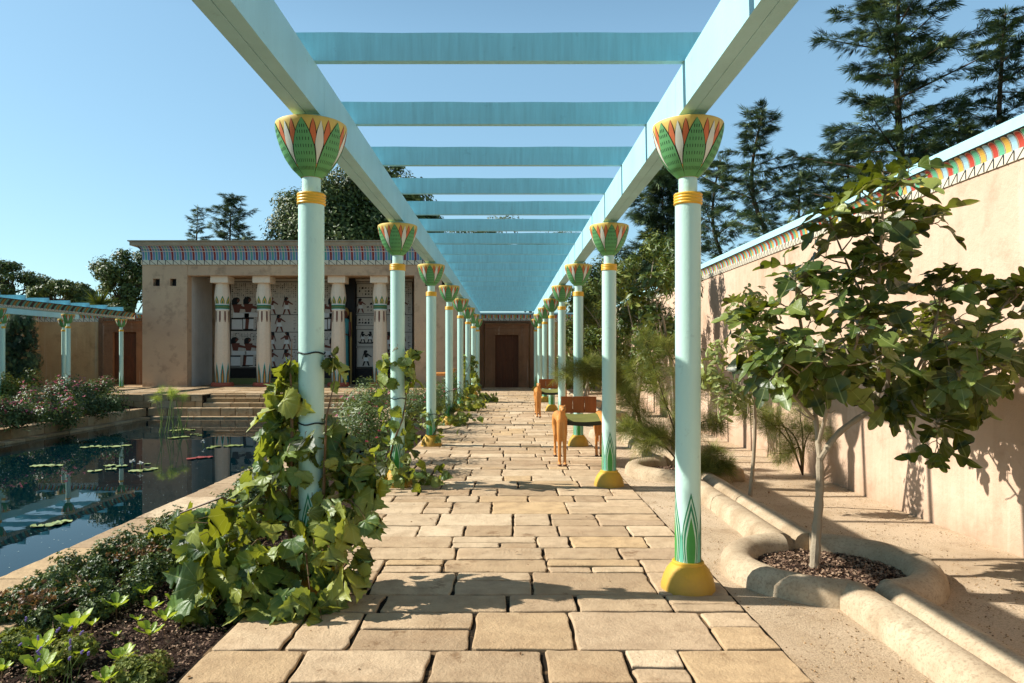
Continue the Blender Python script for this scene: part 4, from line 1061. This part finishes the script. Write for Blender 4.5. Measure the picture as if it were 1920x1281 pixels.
# bark chips
rng = np.random.default_rng(5)
n = 16000; P = np.stack([rng.uniform(-2.7, -1.58, n), 2.6 + rng.random(n) ** 1.5 * 4.5, np.full(n, -.045) + rng.random(n) * .012], 1)
tag(cloud('bark_mulch', FLAKE, P, rdirs(n, 2), rdirs(n), .016 * rng.uniform(.3, 1.3, n), M['chip']), kind='stuff', cat='mulch', label='dark bark mulch on the foreground bed')
P = []
for (cx, cy), q in zip(PITS[:3], (5000, 1500, 800)):
    a = rng.uniform(0, 2 * math.pi, q); r_ = .52 * np.sqrt(rng.random(q)); P.append(np.stack([cx + r_ * np.cos(a), cy + r_ * np.sin(a), .024 - r_ * .035 + rng.random(q) * .012], 1))
P = np.concatenate(P); n = len(P)
tag(cloud('bark_mulch', FLAKE, P, rdirs(n, 2), rdirs(n), .02 * rng.uniform(.4, 1.4, n), M['chip']), kind='stuff', cat='mulch', label='reddish brown bark mulch inside the round tree pits')
n = 7000; P = np.stack([rng.uniform(1.42, 3.8, n), 2.4 + rng.random(n) ** 1.6 * 9, np.full(n, -.016)], 1)
P = P[(np.abs(P[:, 0] - 2.21) > .26)]
P = P[np.hypot(P[:, 0] - 2.21, P[:, 1] - 4.97) > .74]; n = len(P)
PEB = MB(); PEB.ball((0, 0, 0), (.5, .4, .3), 0, 5, 3)
M['pebble'] = leafmat('pebbles', ['#8c7350', '#c2a47a', '#6b5840', '#b39066'], 0, rough=.9, spec=.1)
tag(cloud('gravel', (np.array(PEB.v), PEB.f), P, rdirs(n, 3), rdirs(n), .009 * rng.uniform(.4, 1.5, n), M['pebble']), kind='stuff', cat='gravel', label='coarse sandy gravel beside the path')

rng = np.random.default_rng(77); n = 90; P = np.stack([rng.uniform(-1.5, 3.4, n), rng.uniform(2.6, 11, n), np.full(n, .006)], 1)
P = P[(P[:, 0] < 1.35) | ((np.abs(P[:, 0] - 2.21) > .3) & (np.hypot(P[:, 0] - 2.21, P[:, 1] - 4.97) > .76))]; n = len(P)
tag(cloud('leaf_litter', OVAL, P, rdirs(n, 2.5), rdirs(n), .035 * rng.uniform(.4, 1.2, n), M['dry']), kind='stuff', cat='leaf litter', label='small dry leaves fallen on path and gravel')
# --- fig tree
def bez(pts, n=8):
    pts = [Vector(p) for p in pts]; out = []
    for i in range(len(pts) - 1):
        p0 = pts[max(i - 1, 0)]; p1 = pts[i]; p2 = pts[i + 1]; p3 = pts[min(i + 2, len(pts) - 1)]
        for k in range(n):
            t = k / n; out.append(.5 * ((2 * p1) + (p2 - p0) * t + (2 * p0 - 5 * p1 + 4 * p2 - p3) * t * t + (3 * p1 - p0 - 3 * p2 + p3) * t ** 3))
    out.append(pts[-1]); return out
ft = leafy_thing('fig_tree', 'young fig tree with large lobed leaves and pale trunk in the nearest round pit', 'tree', tuple(gd(1528, 1062, .03)))
D0 = ft.location.y; random.seed(200); rng = np.random.default_rng(200)
A = lambda px, py, dd=0.: at(px, py, D0 + dd)
tr = [([A(1526, 1075), A(1531, 1000), A(1537, 920), A(1537, 858)], .036, .024),
      ([A(1537, 862), A(1575, 810, .05), A(1640, 765, .1), A(1700, 730, .1), A(1800, 715, .15), A(1900, 680, .2), A(1990, 640, .2)], .024, .010),
      ([A(1537, 862), A(1530, 790, .1), A(1520, 700, .15), A(1500, 600, .1), A(1490, 520, 0)], .020, .007),
      ([A(1660, 755, .1), A(1665, 690, 0), A(1645, 600, -.1), A(1650, 500, -.1), A(1655, 400, -.1), A(1662, 345, -.1)], .017, .006),
      ([A(1535, 830), A(1560, 740, -.2), A(1600, 660, -.35), A(1620, 590, -.4)], .014, .005),
      ([A(1530, 790, .1), A(1470, 720, .1), A(1420, 650, .1), A(1400, 600, .1)], .012, .004),
      ([A(1700, 730, .1), A(1740, 650, 0), A(1760, 580, -.1), A(1765, 530, -.1)], .012, .005),
      ([A(1800, 715, .15), A(1840, 640, 0), A(1870, 590, -.1), A(1905, 545, -.1)], .012, .005),
      ([A(1750, 722, .1), A(1790, 700, -.35), A(1840, 680, -.5)], .010, .005),
      ([A(1530, 740, .1), A(1500, 700, -.25), A(1450, 670, -.35)], .010, .004),
      ([A(1645, 600, -.1), A(1600, 520, .1), A(1570, 450, .15), A(1555, 410, .15)], .010, .004),
      ([A(1650, 500, -.1), A(1700, 450, .05), A(1730, 400, .1)], .009, .004),
      ([A(1700, 730, .1), A(1720, 770, -.1), A(1760, 790, -.2)], .009, .004),
      ([A(1640, 765, .1), A(1650, 720, .6), A(1640, 660, 1.0), A(1620, 620, 1.3)], .012, .004),
      ([A(1700, 730, .1), A(1730, 690, .7), A(1750, 640, 1.2), A(1760, 600, 1.5)], .012, .004)]
m = MB(); LP = []; LN = []; LT = []; LS = []
def rosette_at(p, ax, k, big):
    qx, qy = VX + p.x / p.y * F, VY - (p.z - EYE) / p.y * F
    if qx < 1660 and qy > 745 - max(0, qx - 1500) * .2 and not (1500 < qx < 1545 and qy < 790): return
    ax = ax.normalized(); q = ax.orthogonal().normalized(); q2 = ax.cross(q); a0 = random.uniform(0, 6.28)
    for j in range(k):
        a = a0 + j * 2.4; lay = j / max(1, k - 1); d = (q * math.cos(a) + q2 * math.sin(a)).normalized()
        T_ = d * (1.1 - .7 * lay) + ax * (.25 + .9 * lay) + Vector((0, 0, -.25 * (1 - lay) + random.uniform(-.2, .2)))
        st = p - ax * .05 * (1 - lay); e = st + T_.normalized() * random.uniform(.03, .08)
        m.tube([st, (st + e) / 2 + Vector((0, 0, .006)), e], [.0035, .003, .0025], 4)
        LP.append(e); LT.append(T_ + Vector((0, 0, -.25))); LN.append(ax * .8 - d * (.15 + .5 * lay) + Vector((-.25, -.1, .45)) + Vector((random.gauss(0, .3), random.gauss(0, .3), random.gauss(0, .1))))
        LS.append(random.uniform(.13, .26) * big * (1.05 - .35 * lay))
for bi, (pts, r0, r1) in enumerate(tr):
    c = bez(pts, 6); nn = len(c); m.tube(c, [(r0 + (r1 - r0) * i / (nn - 1)) * (1 + .12 * math.sin(i * 2.1 + bi)) for i in range(nn)], 9)
    if bi == 0: continue
    rosette_at(c[-1], (c[-1] - c[-3]) + Vector((0, 0, .1)), 8, 1.05)
    L = sum((c[i + 1] - c[i]).length for i in range(nn - 1)); cnt = int(L / .118)
    for k in range(cnt):
        u = .26 + .7 * k / max(1, cnt - 1)
        if bi == 1 and u < .34: continue
        i = min(nn - 2, max(1, int(u * (nn - 1)))); p = c[i]; t = (c[i + 1] - c[i - 1]).normalized()
        a = k * 2.4 + bi; q = t.orthogonal().normalized(); q2 = t.cross(q); d = (q * math.cos(a) + q2 * math.sin(a)) + t * .4 + Vector((0, 0, .35)); d.normalize()
        e = p + d * random.uniform(.08, .24); m.tube([p, (p + e) / 2 + Vector((0, 0, -.01)), e], [.006, .005, .004], 5)
        hang = p.z < 1.35
        rosette_at(e, d + Vector((0, 0, -.5 if hang else .25)), random.choice((3, 4, 5)), 1.12 if hang else .95)
off(m.build('trunk', M['bark'], None, True), ft)
off(cloud('crown', FIG, np.array(LP), np.array(LN), np.array(LT), np.array(LS), M['fig'], None, None, True), ft)

# --- generic trees
def crown_tree(name, label, base, trunk_top, clumps, n, tmpl, size, mat, bark='bark_dk', tr=.15, seed=1, group=None, up=.4, shell=.45, tang=.0):
    global rng
    rng = np.random.default_rng(seed); random.seed(seed)
    r = leafy_thing(name, label, 'tree', base, group); b = Vector(base)
    vol = np.array([np.prod(c[1]) for c in clumps]) ** .75; vol /= vol.sum(); idx = rng.choice(len(clumps), n, p=vol)
    d = rdirs(n); Cc = np.array([c[0] for c in clumps])[idx]; Rr = np.array([c[1] for c in clumps])[idx]
    P = Cc + d * Rr * (rng.random(n) ** shell)[:, None] * rng.uniform(.8, 1.25, (n, 1))
    Nn = d + rdirs(n) * .6; Nn[:, 2] += up; T = rdirs(n) + d * .6; T[:, 2] += tang
    tone = rng.random(len(clumps))[idx] * .4 + rng.random(n) * .6
    off(cloud('crown', tmpl, P, Nn, T, size * rng.uniform(.6, 1.25, n), M[mat], None, tone), r)
    m = MB(); tt = Vector(trunk_top); m.tube(bez([b, b.lerp(tt, .5) + Vector((.04 * tt.z, 0, 0)), tt], 5), [tr * (1 - .55 * i / 10) for i in range(11)], 9)
    for c, rr in clumps:
        c = Vector(c); s0 = b.lerp(tt, random.uniform(.5, 1)); m.tube(bez([s0, s0.lerp(c, .55) + Vector((random.gauss(0, .1), 0, .08)) * rr[0], c], 4), [tr * (.36 - .28 * i / 8) for i in range(9)], 6)
    off(m.build('trunk', M[bark], None, True), r); return r
def rclumps(cx, cy, cz, rx, ry, rz, k, s, seed):
    rr = random.Random(seed); out = []
    for _ in range(k):
        while True:
            a = [rr.uniform(-1, 1) for _ in range(3)]
            if .25 < sum(v * v for v in a) < 1: break
        q = rr.uniform(.6, 1.15) * s; out.append(((cx + a[0] * rx, cy + a[1] * ry, cz + a[2] * rz), (q * rx, q * ry, q * rz * .8)))
    return out
# bay-like trees along the right of the path
p = at(1215, 0, 13.6)
crown_tree('slender_tree', 'leafy small leaved tree rising right of the path beyond the second right column', (2.25, 13.3, 0), (2.5, 13.4, 2.2), rclumps(2.65, 13.5, 2.45, .85, .8, 1.35, 24, .30, 3), 6500, LANCE, .14, 'bay', 'bark', .05, 301)
crown_tree('slender_tree', 'dense olive green tree farther along the path behind the third right column', (2.25, 17.5, 0), (2.5, 17.5, 2.2), rclumps(2.4, 17.6, 2.1, .95, .9, 1.5, 24, .32, 4), 6500, LANCE, .15, 'bay', 'bark', .05, 302)
crown_tree('slender_tree', 'farthest olive green tree on the right near the doorway', (2.25, 21.6, 0), (2.5, 21.6, 2.2), rclumps(2.6, 22.5, 1.8, .95, 1.8, 1.35, 24, .34, 5), 6000, LANCE, .17, 'bay', 'bark', .05, 303)
crown_tree('slender_tree', 'dark bushy tree filling the right corner of the back wall', (3.0, 27, 0), (3.0, 27, 1.8), rclumps(2.7, 27.5, 1.7, .8, 2., 1.35, 20, .34, 6), 4500, LANCE, .2, 'bay', 'bark', .05, 304)
crown_tree('slender_tree', 'sparse tree with broad dark leaves beside the nearest right column', (2.5, 10.9, 0), (2.25, 10.6, 2.2), rclumps(2.2, 10.6, 2.15, .34, .4, .6, 10, .35, 8), 420, OVAL, .15, 'bay', 'bark', .035, 305)
# sapling left of the fig
sp = [blob(px, py, 6.9, .13, .16, .13) for px, py in ((1360, 760), (1385, 740), (1350, 720), (1400, 640), (1385, 585), (1410, 560), (1430, 600), (1335, 700), (1420, 690), (1345, 660))]
crown_tree('sapling', 'thin young tree with small round leaves between the nearest right column and the fig', (2.45, 7.3, 0), tuple(at(1400, 620, 7.0)), sp, 620, OVAL, .085, 'fig', 'bark', .022, 306)
# feathery shrubs
def feathery(label, base, arms, n, seed, size=.26, dark=False):
    global rng
    rng = np.random.default_rng(seed); random.seed(seed)
    r = leafy_thing('feathery_shrub', label, 'shrub', base, 'feathery shrubs right of the path'); m = MB(); P = []; T = []
    for arm in arms:
        c = bez([Vector(base)] + [Vector(a) for a in arm], 8); m.tube(c, [.012 * (1 - .8 * i / (len(c) - 1)) for i in range(len(c))], 6)
        for _ in range(n // len(arms)):
            u = .3 + .7 * random.random() ** .8; i = min(len(c) - 2, int(u * (len(c) - 1))); t = (c[i + 1] - c[i]).normalized()
            d = Vector(rdirs(1)[0]); P.append(c[i] + d * random.uniform(0, .09)); T.append(t * .7 + d * .9)
    n = len(P); off(m.build('stem', M['bark_dk'], None, True), r)
    off(cloud('foliage', HAIR, np.array(P), rdirs(n, .6), np.array(T), size * rng.uniform(.6, 1.2, n), M['feather'], None, None), r); return r
W = lambda px, py, D: at(px, py, D)
feathery('big feathery green shrub in the second round pit behind the nearest right column', (2.25, 9.0, 0),
         [[W(1262, 800, 9), W(1230, 700, 9), W(1205, 620, 9)], [W(1275, 800, 9.2), W(1270, 700, 9.2), W(1240, 640, 9.2)], [W(1250, 820, 9), W(1200, 780, 9), W(1165, 735, 9)], [W(1240, 830, 8.8), W(1200, 810, 8.7), W(1170, 800, 8.6)],
          [W(1280, 800, 9), W(1300, 740, 9), W(1330, 700, 9)], [W(1260, 780, 9.6), W(1215, 720, 9.6), W(1180, 690, 9.6)], [W(1270, 840, 8.8), W(1240, 820, 8.6), W(1200, 840, 8.4)], [W(1290, 820, 9), W(1320, 790, 9), W(1350, 800, 9)]], 1900, 401, .19)
feathery('dark feathery branch mass reaching over the far chair between right columns', (2.3, 12.2, 0),
         [[W(1190, 760, 12), W(1140, 700, 11.6), W(1075, 690, 11.2)], [W(1180, 740, 12), W(1120, 690, 11.6), W(1045, 705, 11.4)], [W(1190, 740, 12), W(1150, 685, 11.8), W(1100, 680, 11.4)], [W(1190, 740, 12), W(1150, 720, 11.8), W(1100, 705, 11.4)]], 1500, 402, .2)
feathery('drooping feathery shrub against the right wall behind the fig trunk', tuple(gd(1505, 890, 0)),
         [[W(1480, 830, 8.6), W(1440, 790, 8.4), W(1390, 770, 8.2)], [W(1495, 830, 8.6), W(1470, 800, 8.5), W(1430, 800, 8.3)], [W(1505, 820, 8.6), W(1500, 770, 8.6), W(1510, 740, 8.6)], [W(1500, 840, 8.6), W(1480, 850, 8.5), W(1450, 850, 8.3)],
          [W(1510, 830, 8.6), W(1530, 800, 8.6), W(1540, 820, 8.5)], [W(1470, 800, 8.6), W(1420, 765, 8.4), W(1340, 755, 8.2)]], 1100, 403, .17)
feathery('low dark feathery tuft at the wall foot beside the boulder', tuple(gd(1335, 905, 0)),
         [[W(1320, 880, 8.6), W(1310, 860, 8.5)], [W(1335, 870, 8.6), W(1340, 845, 8.5)], [W(1345, 880, 8.6), W(1365, 870, 8.5)], [W(1325, 890, 8.5), W(1310, 890, 8.4)]], 700, 404, .18)
m = MB(); m.ball((0, 0, 0), (.20, .16, .14), 0, 14, 9)
m.v = [tuple(Vector(v) * (1 + .08 * math.sin(v[0] * 23 + v[2] * 31) + .05 * math.sin(v[1] * 40))) for v in m.v]
o = m.build('boulder', M['rock'], None, True); o.location = tuple(gd(1368, 893, .02)); tag(o, 'rounded tan boulder on the sand beside the dark feathery tuft', 'rock')
for k, (px, py, s_, lab) in enumerate(((1072, 745, .14, 'pale rock behind the nearest chair back'), (1165, 748, .12, 'pale grey rock right of the second right column'), (1050, 742, .10, 'small white rock beyond the nearest chair'))):
    m = MB(); m.ball((0, 0, 0), (s_ * 1.3, s_, s_ * .6), 0, 10, 7); m.v = [tuple(Vector(v) * (1 + .15 * math.sin(v[0] * 33 + v[2] * 41 + k))) for v in m.v]
    o = m.build('rock', M['rock'], None, True); o.location = gd(px, py, .02); tag(o, lab, 'rock')
# ------------------------------------------------------------ conifers behind the right wall
def conifer(label, base, top, width, nb, seed, droop=.15, size=.5, lean=0, dens=16, asym=None, mat='conifer', z0f=.18, group='conifers behind the garden wall'):
    global rng
    rng = np.random.default_rng(seed); random.seed(seed)
    r = leafy_thing('conifer_tree', label, 'tree', base, group); b = Vector(base); t = Vector(top); m = MB()
    tc = bez([b, b.lerp(t, .4) + Vector((.1, 0, 0)), b.lerp(t, .75) + Vector((-.1 - lean * .5, 0, 0)), t], 8); H = t.z - b.z
    m.tube(tc, [max(.01, .011 * H * (1 - i / (len(tc) - 1)) ** .9 + .012) for i in range(len(tc))], 8)
    P = []; T = []; Nn = []; S = []
    for k in range(nb):
        u = z0f + (1 - z0f) * (k / nb) ** .95; c = tc[min(len(tc) - 1, int(u * (len(tc) - 1)))].lerp(tc[min(len(tc) - 1, int(u * (len(tc) - 1)) + 1)], (u * (len(tc) - 1)) % 1)
        a = k * 2.39996 + random.uniform(-.4, .4); L = width * ((1 - u) ** .7 + .07) * random.choice((.45, .6, .8, .95, 1.1, 1.55))
        d = Vector((math.cos(a), math.sin(a), 0))
        if asym: L *= 1 + asym * d.x
        rise = random.uniform(.1, .85)
        pts = bez([c, c + d * L * .5 + Vector((0, 0, L * rise * .35)), c + d * L + Vector((0, 0, L * (rise * .8 - droop)))], 5)
        m.tube(pts, [max(.005, .014 * L * (1 - i / len(pts))) + .004 for i in range(len(pts))], 5)
        nn = int(dens * L / size) + 3
        for j in range(nn):
            v = .12 + .88 * (j + random.random()) / nn; i = min(len(pts) - 2, int(v * (len(pts) - 1))); p = pts[i].lerp(pts[i + 1], (v * (len(pts) - 1)) % 1)
            sd = random.choice((-1, 1)); q = Vector((-d.y, d.x, 0)) * sd; w_ = (1 - v * .75) * L * .30
            e = p + q * random.random() * w_ + Vector((random.gauss(0, .04), random.gauss(0, .04), random.gauss(0, .07) * L * .4))
            P.append(e); T.append(d * 1.0 + q * random.uniform(.1, .9) + Vector((0, 0, random.uniform(-.25, .45)))); Nn.append(Vector((random.gauss(0, .45), random.gauss(0, .45), 1))); S.append(size * random.uniform(.45, 1.1))
        P.append(pts[-1]); T.append(d); Nn.append(Vector((0, 0, 1))); S.append(size)
    for j in range(5): P.append(t - Vector((0, 0, size * .25 * j))); T.append(Vector((random.gauss(0, .3), random.gauss(0, .3), 1))); Nn.append(Vector((1, random.random(), 0))); S.append(size * .7)
    off(m.build('trunk', M['bark_dk'] if H < 30 else M['bark'], None, True), r)
    off(cloud('foliage', SPRAY, np.array(P), np.array(Nn), np.array(T), np.array(S), M[mat]), r); return r
def tp2(px, py, D): v = at(px, py, D); return (v.x, v.y, v.z)
conifer('tallest conifer with bare trunk glimpses, top right behind the wall', (at(1695, 0, 14).x, 14, -1), tp2(1690, -90, 14), 1.9, 84, 501, .04, .27, dens=19, z0f=.3)
conifer('conifer at the right frame edge with a bare twiggy tip', (at(1875, 0, 14.5).x, 14.5, -1), tp2(1885, 25, 14.5), 1.6, 66, 502, .03, .26, dens=17, z0f=.3)
conifer('conifer leaning left between the tallest one and the gap of sky', (at(1560, 0, 16).x, 16, -1), tp2(1432, 205, 16), 1.6, 52, 503, .0, .27, lean=1.0, dens=15, z0f=.4)
conifer('small conifer behind the wall with its tip bent left', (at(1440, 0, 20).x, 20, -1), tp2(1350, 300, 20), 1.5, 46, 504, .0, .3, lean=.8, dens=15, z0f=.4)
conifer('dark conifer behind the nearest right column', (at(1258, 0, 27).x, 27, -1), tp2(1245, 318, 27), 2.3, 85, 505, .1, .5, dens=22, z0f=.25)
conifer('broad dark conifer low behind the wall between fig and columns', (at(1530, 0, 17.5).x, 17.5, -1), tp2(1500, 335, 17.5), 1.6, 42, 506, .0, .28, dens=16, z0f=.3)
conifer('bushy conifer behind the wall right of the tallest one', (at(1780, 0, 16.5).x, 16.5, -1), tp2(1800, 230, 16.5), 2.1, 58, 507, .0, .28, dens=19, z0f=.25)
conifer('conifer spreading low behind the wall left of the tallest trunk', (at(1635, 0, 19).x, 19, -1), tp2(1590, 262, 19), 2.3, 58, 508, .0, .31, dens=19, z0f=.25)
conifer('tiny distant conifer, left of the pair above the temple roof', (at(370, 0, 55).x, 55, -1), tp2(371, 390, 55), 1.5, 50, 511, .05, .45, dens=12, z0f=.4, group='conifers far behind the temple')
conifer('wider distant conifer, right of the pair above the temple roof', (at(434, 0, 50).x, 50, -1), tp2(434, 370, 50), 3.0, 70, 512, .0, .5, dens=14, z0f=.4, group='conifers far behind the temple')
# broadleaf trees behind
c = at(665, 420, 50)
cl = [((at(px, py, 50 + dy).x, 50 + dy, at(px, py, 50).z), (r_, r_, r_ * .85)) for px, py, dy, r_ in ((665, 350, 0, 2.2), (630, 400, 0, 2.5), (700, 400, 1, 2.4), (590, 430, 0, 2.2), (550, 440, 0, 1.9), (725, 330, 1, 1.6), (715, 290, 1, .8), (770, 370, 0, 1.6), (790, 430, 0, 1.8), (740, 430, 0, 2.3), (650, 450, 0, 2.8), (545, 375, 1, 1.2), (560, 400, 0, 1.4), (525, 415, 0, .8), (610, 370, -1, 1.6), (745, 300, 1, .6), (690, 330, 0, 1.5), (800, 400, 0, 1.))]
crown_tree('broadleaf_tree', 'huge dark rounded tree towering behind the temple roof', (c.x, 50, -1), (c.x, 50, 9), cl, 42000, OVAL, .27, 'oak', tr=.6, seed=521)
for k, (px, py, D, rx, rz, lab, n) in enumerate(((245, 530, 42, 2.0, 1.9, 'grey green tree just left of the temple wall', 5500), (25, 535, 46, 2.4, 1.5, 'dark tree at the far left above the pergola', 5000), (105, 560, 44, 1.9, 1.1, 'low olive tree left of the small palm top', 4200),
        (150, 568, 47, 1.6, 1.2, 'pale green tree between the two left treetops', 3500), (985, 455, 60, 5.5, 1.8, 'distant treetop seen through the pergola rafters', 6000), (1190, 560, 36, 3.0, 3.0, 'dark tree behind the back wall right of the pergola', 6500), (860, 470, 58, 3.5, 2.4, 'distant dark tree right of the temple roof', 4500))):
    p = at(px, py, D); crown_tree('broadleaf_tree', lab, (p.x, D, -1), (p.x, D, p.z), rclumps(p.x, D, p.z, rx, rx * .8, rz, 26, .32, 530 + k), int(n * 1.6), OVAL, .21, 'oak', tr=.18, seed=540 + k, group='treetops behind the garden walls')
p = at(187, 572, 40); r = leafy_thing('palm_tree', 'small spiky palm top left of the temple', 'tree', (p.x, 40, -1)); rng = np.random.default_rng(9); n = 46
d = rdirs(n, .6); off(cloud('crown', fan(9, 4, .03, .25), np.tile([(p.x, 40, p.z)], (n, 1)) + d * .1, rdirs(n), d, .85, M['bay']), r)
m = MB(); m.tube([(p.x, 40, -1), (p.x, 40, p.z)], [.14, .11], 8); off(m.build('trunk', M['bark_dk'], None), r)

# ------------------------------------------------------------ pool plants
pp = gd(318, 812, WZ); rp = leafy_thing('papyrus', 'papyrus clump with yellow green umbel heads standing in the far corner of the pool', 'papyrus', tuple(pp)); random.seed(600); rng = np.random.default_rng(600)
m = MB(); P = []
for k in range(15):
    a = random.uniform(0, 6.28); b = Vector((random.uniform(-.35, .35), random.uniform(-.2, .2), 0)); h = random.uniform(.4, .9) if k > 6 else random.uniform(.95, 1.15)
    e = b + Vector((random.uniform(-.22, .22), random.uniform(-.15, .15), h)); m.tube([b, b.lerp(e, .5) + Vector((.02, 0, 0)), e], [.012, .010, .006], 5); 
    if h > .94: P.append(e)
m.build('stalk', M['stem_g'], rp, True)
P = np.repeat(np.array(P), 26, 0); n = len(P); cloud('umbel', HAIR, P, rdirs(n), rdirs(n, .4), .2, M['lime'], rp)
def pad(o_xy, s, kind, lab, grp, seed):
    random.seed(seed); m = MB(); n = 18; V = [(0, 0, .004)]
    for k in range(n): a = .22 + (6.283 - .44) * k / (n - 1); rr = s * (1 + random.gauss(0, .03)); V.append((rr * math.cos(a), rr * math.sin(a), .006 + random.uniform(0, .02 if kind != 'flat' else .006)))
    m.add(V, [(0, k, k + 1) for k in range(1, n)], 0, random.random()); m.add([(x, y, z - .006) for x, y, z in V], [(0, k + 1, k) for k in range(1, n)], 0, .1)
    o = m.build('lily_pad', M['pad_red'] if kind == 'red' else M['pad'], None, 60); o.location = (o_xy[0], o_xy[1], WZ + .002); o.rotation_euler = (0, 0, random.uniform(0, 6.28))
    return tag(o, lab, 'lily pad', grp)
PADS = [((330, 808, .30), (345, 806, .26), (358, 807, .2), 'g', 'pale lily pad in the cluster at the papyrus foot'), ((325, 822, .26), (345, 820, .24), (365, 815, .2), (375, 817, .14), 'g', 'pale lily pad in the second cluster before the papyrus'),
        ((405, 838, .22), (395, 841, .18), (430, 837, .24), (448, 836, .18), 'g', 'pale lily pad in the cluster below the temple column reflections'), ((361, 861, .22), (375, 859, .24), (389, 858, .2), 'red', 'reddish lily pad in the only red cluster'),
        ((160, 840, .2), (178, 838, .26), (195, 839, .18), (215, 838, .26), (238, 836, .2), 'g', 'lily pad in the row crossing the narrow column reflection'), ((178, 884, .22), (208, 881, .18), (206, 874, .2), (228, 875, .2), 'g', 'yellowish lily pad in the scattered group left of mid pool'),
        ((255, 884, .24), (275, 882, .24), (288, 880, .14), (276, 871, .12), 'g', 'yellowish lily pad in the pair group beside the white bloom'), ((70, 875, .22), (90, 874, .26), (108, 874, .18), 'g', 'brownish lily pad in the group under the rose reflection'),
        ((70, 988, .14), (100, 985, .18), (112, 981, .16), (125, 979, .12), 'g', 'lily pad in the group nearest the camera')]
for gi, g_ in enumerate(PADS):
    *ps, kind, lab = g_
    for i, (px, py, s_) in enumerate(ps):
        W_ = ['leftmost', 'second from left', 'middle', 'fourth from left', 'rightmost'] if len(ps) == 5 else ['leftmost', 'second', 'third', 'rightmost'] if len(ps) == 4 else ['leftmost', 'middle', 'rightmost']
        q = gd(px, py, WZ); pad((q.x, q.y), s_ * .55, kind, W_[i] + ' ' + lab, 'lily pads in the ' + lab.split(' in the ')[1], 700 + gi * 10 + i)
for k, (px, py, h, lab) in enumerate(((263, 880, .10, 'white water lily bloom among the pads in mid pool'), (381, 836, .10, 'white water lily bloom left of the pads below the temple columns'), (248, 875, .10, 'small white water lily bud left of the mid pool bloom'))):
    q = gd(px, py, WZ); r = leafy_thing('water_lily', lab, 'flower', tuple(q)); n = 14; d = rdirs(n, 1.2); cloud('bloom', OVAL, np.tile([(0, 0, h)], (n, 1)), rdirs(n, 1), d, .06, M['petal_w'], r)
    m = MB(); m.tube([(0, 0, 0), (0, 0, h)], .006, 5); m.build('stalk', M['stem_g'], r)
rng = np.random.default_rng(31); n = 1500; P = np.stack([rng.uniform(-9.5, -3.6, n), 4.8 + rng.random(n) ** 1.3 * 12, np.full(n, WZ + .003)], 1)
tag(cloud('floating_specks', FLAKE, P, np.tile([(0, 0, 1.)], (n, 1)), rdirs(n), .013 * rng.uniform(.4, 1.3, n), M['spark']), kind='stuff', cat='pollen', label='pale specks floating on the pool')
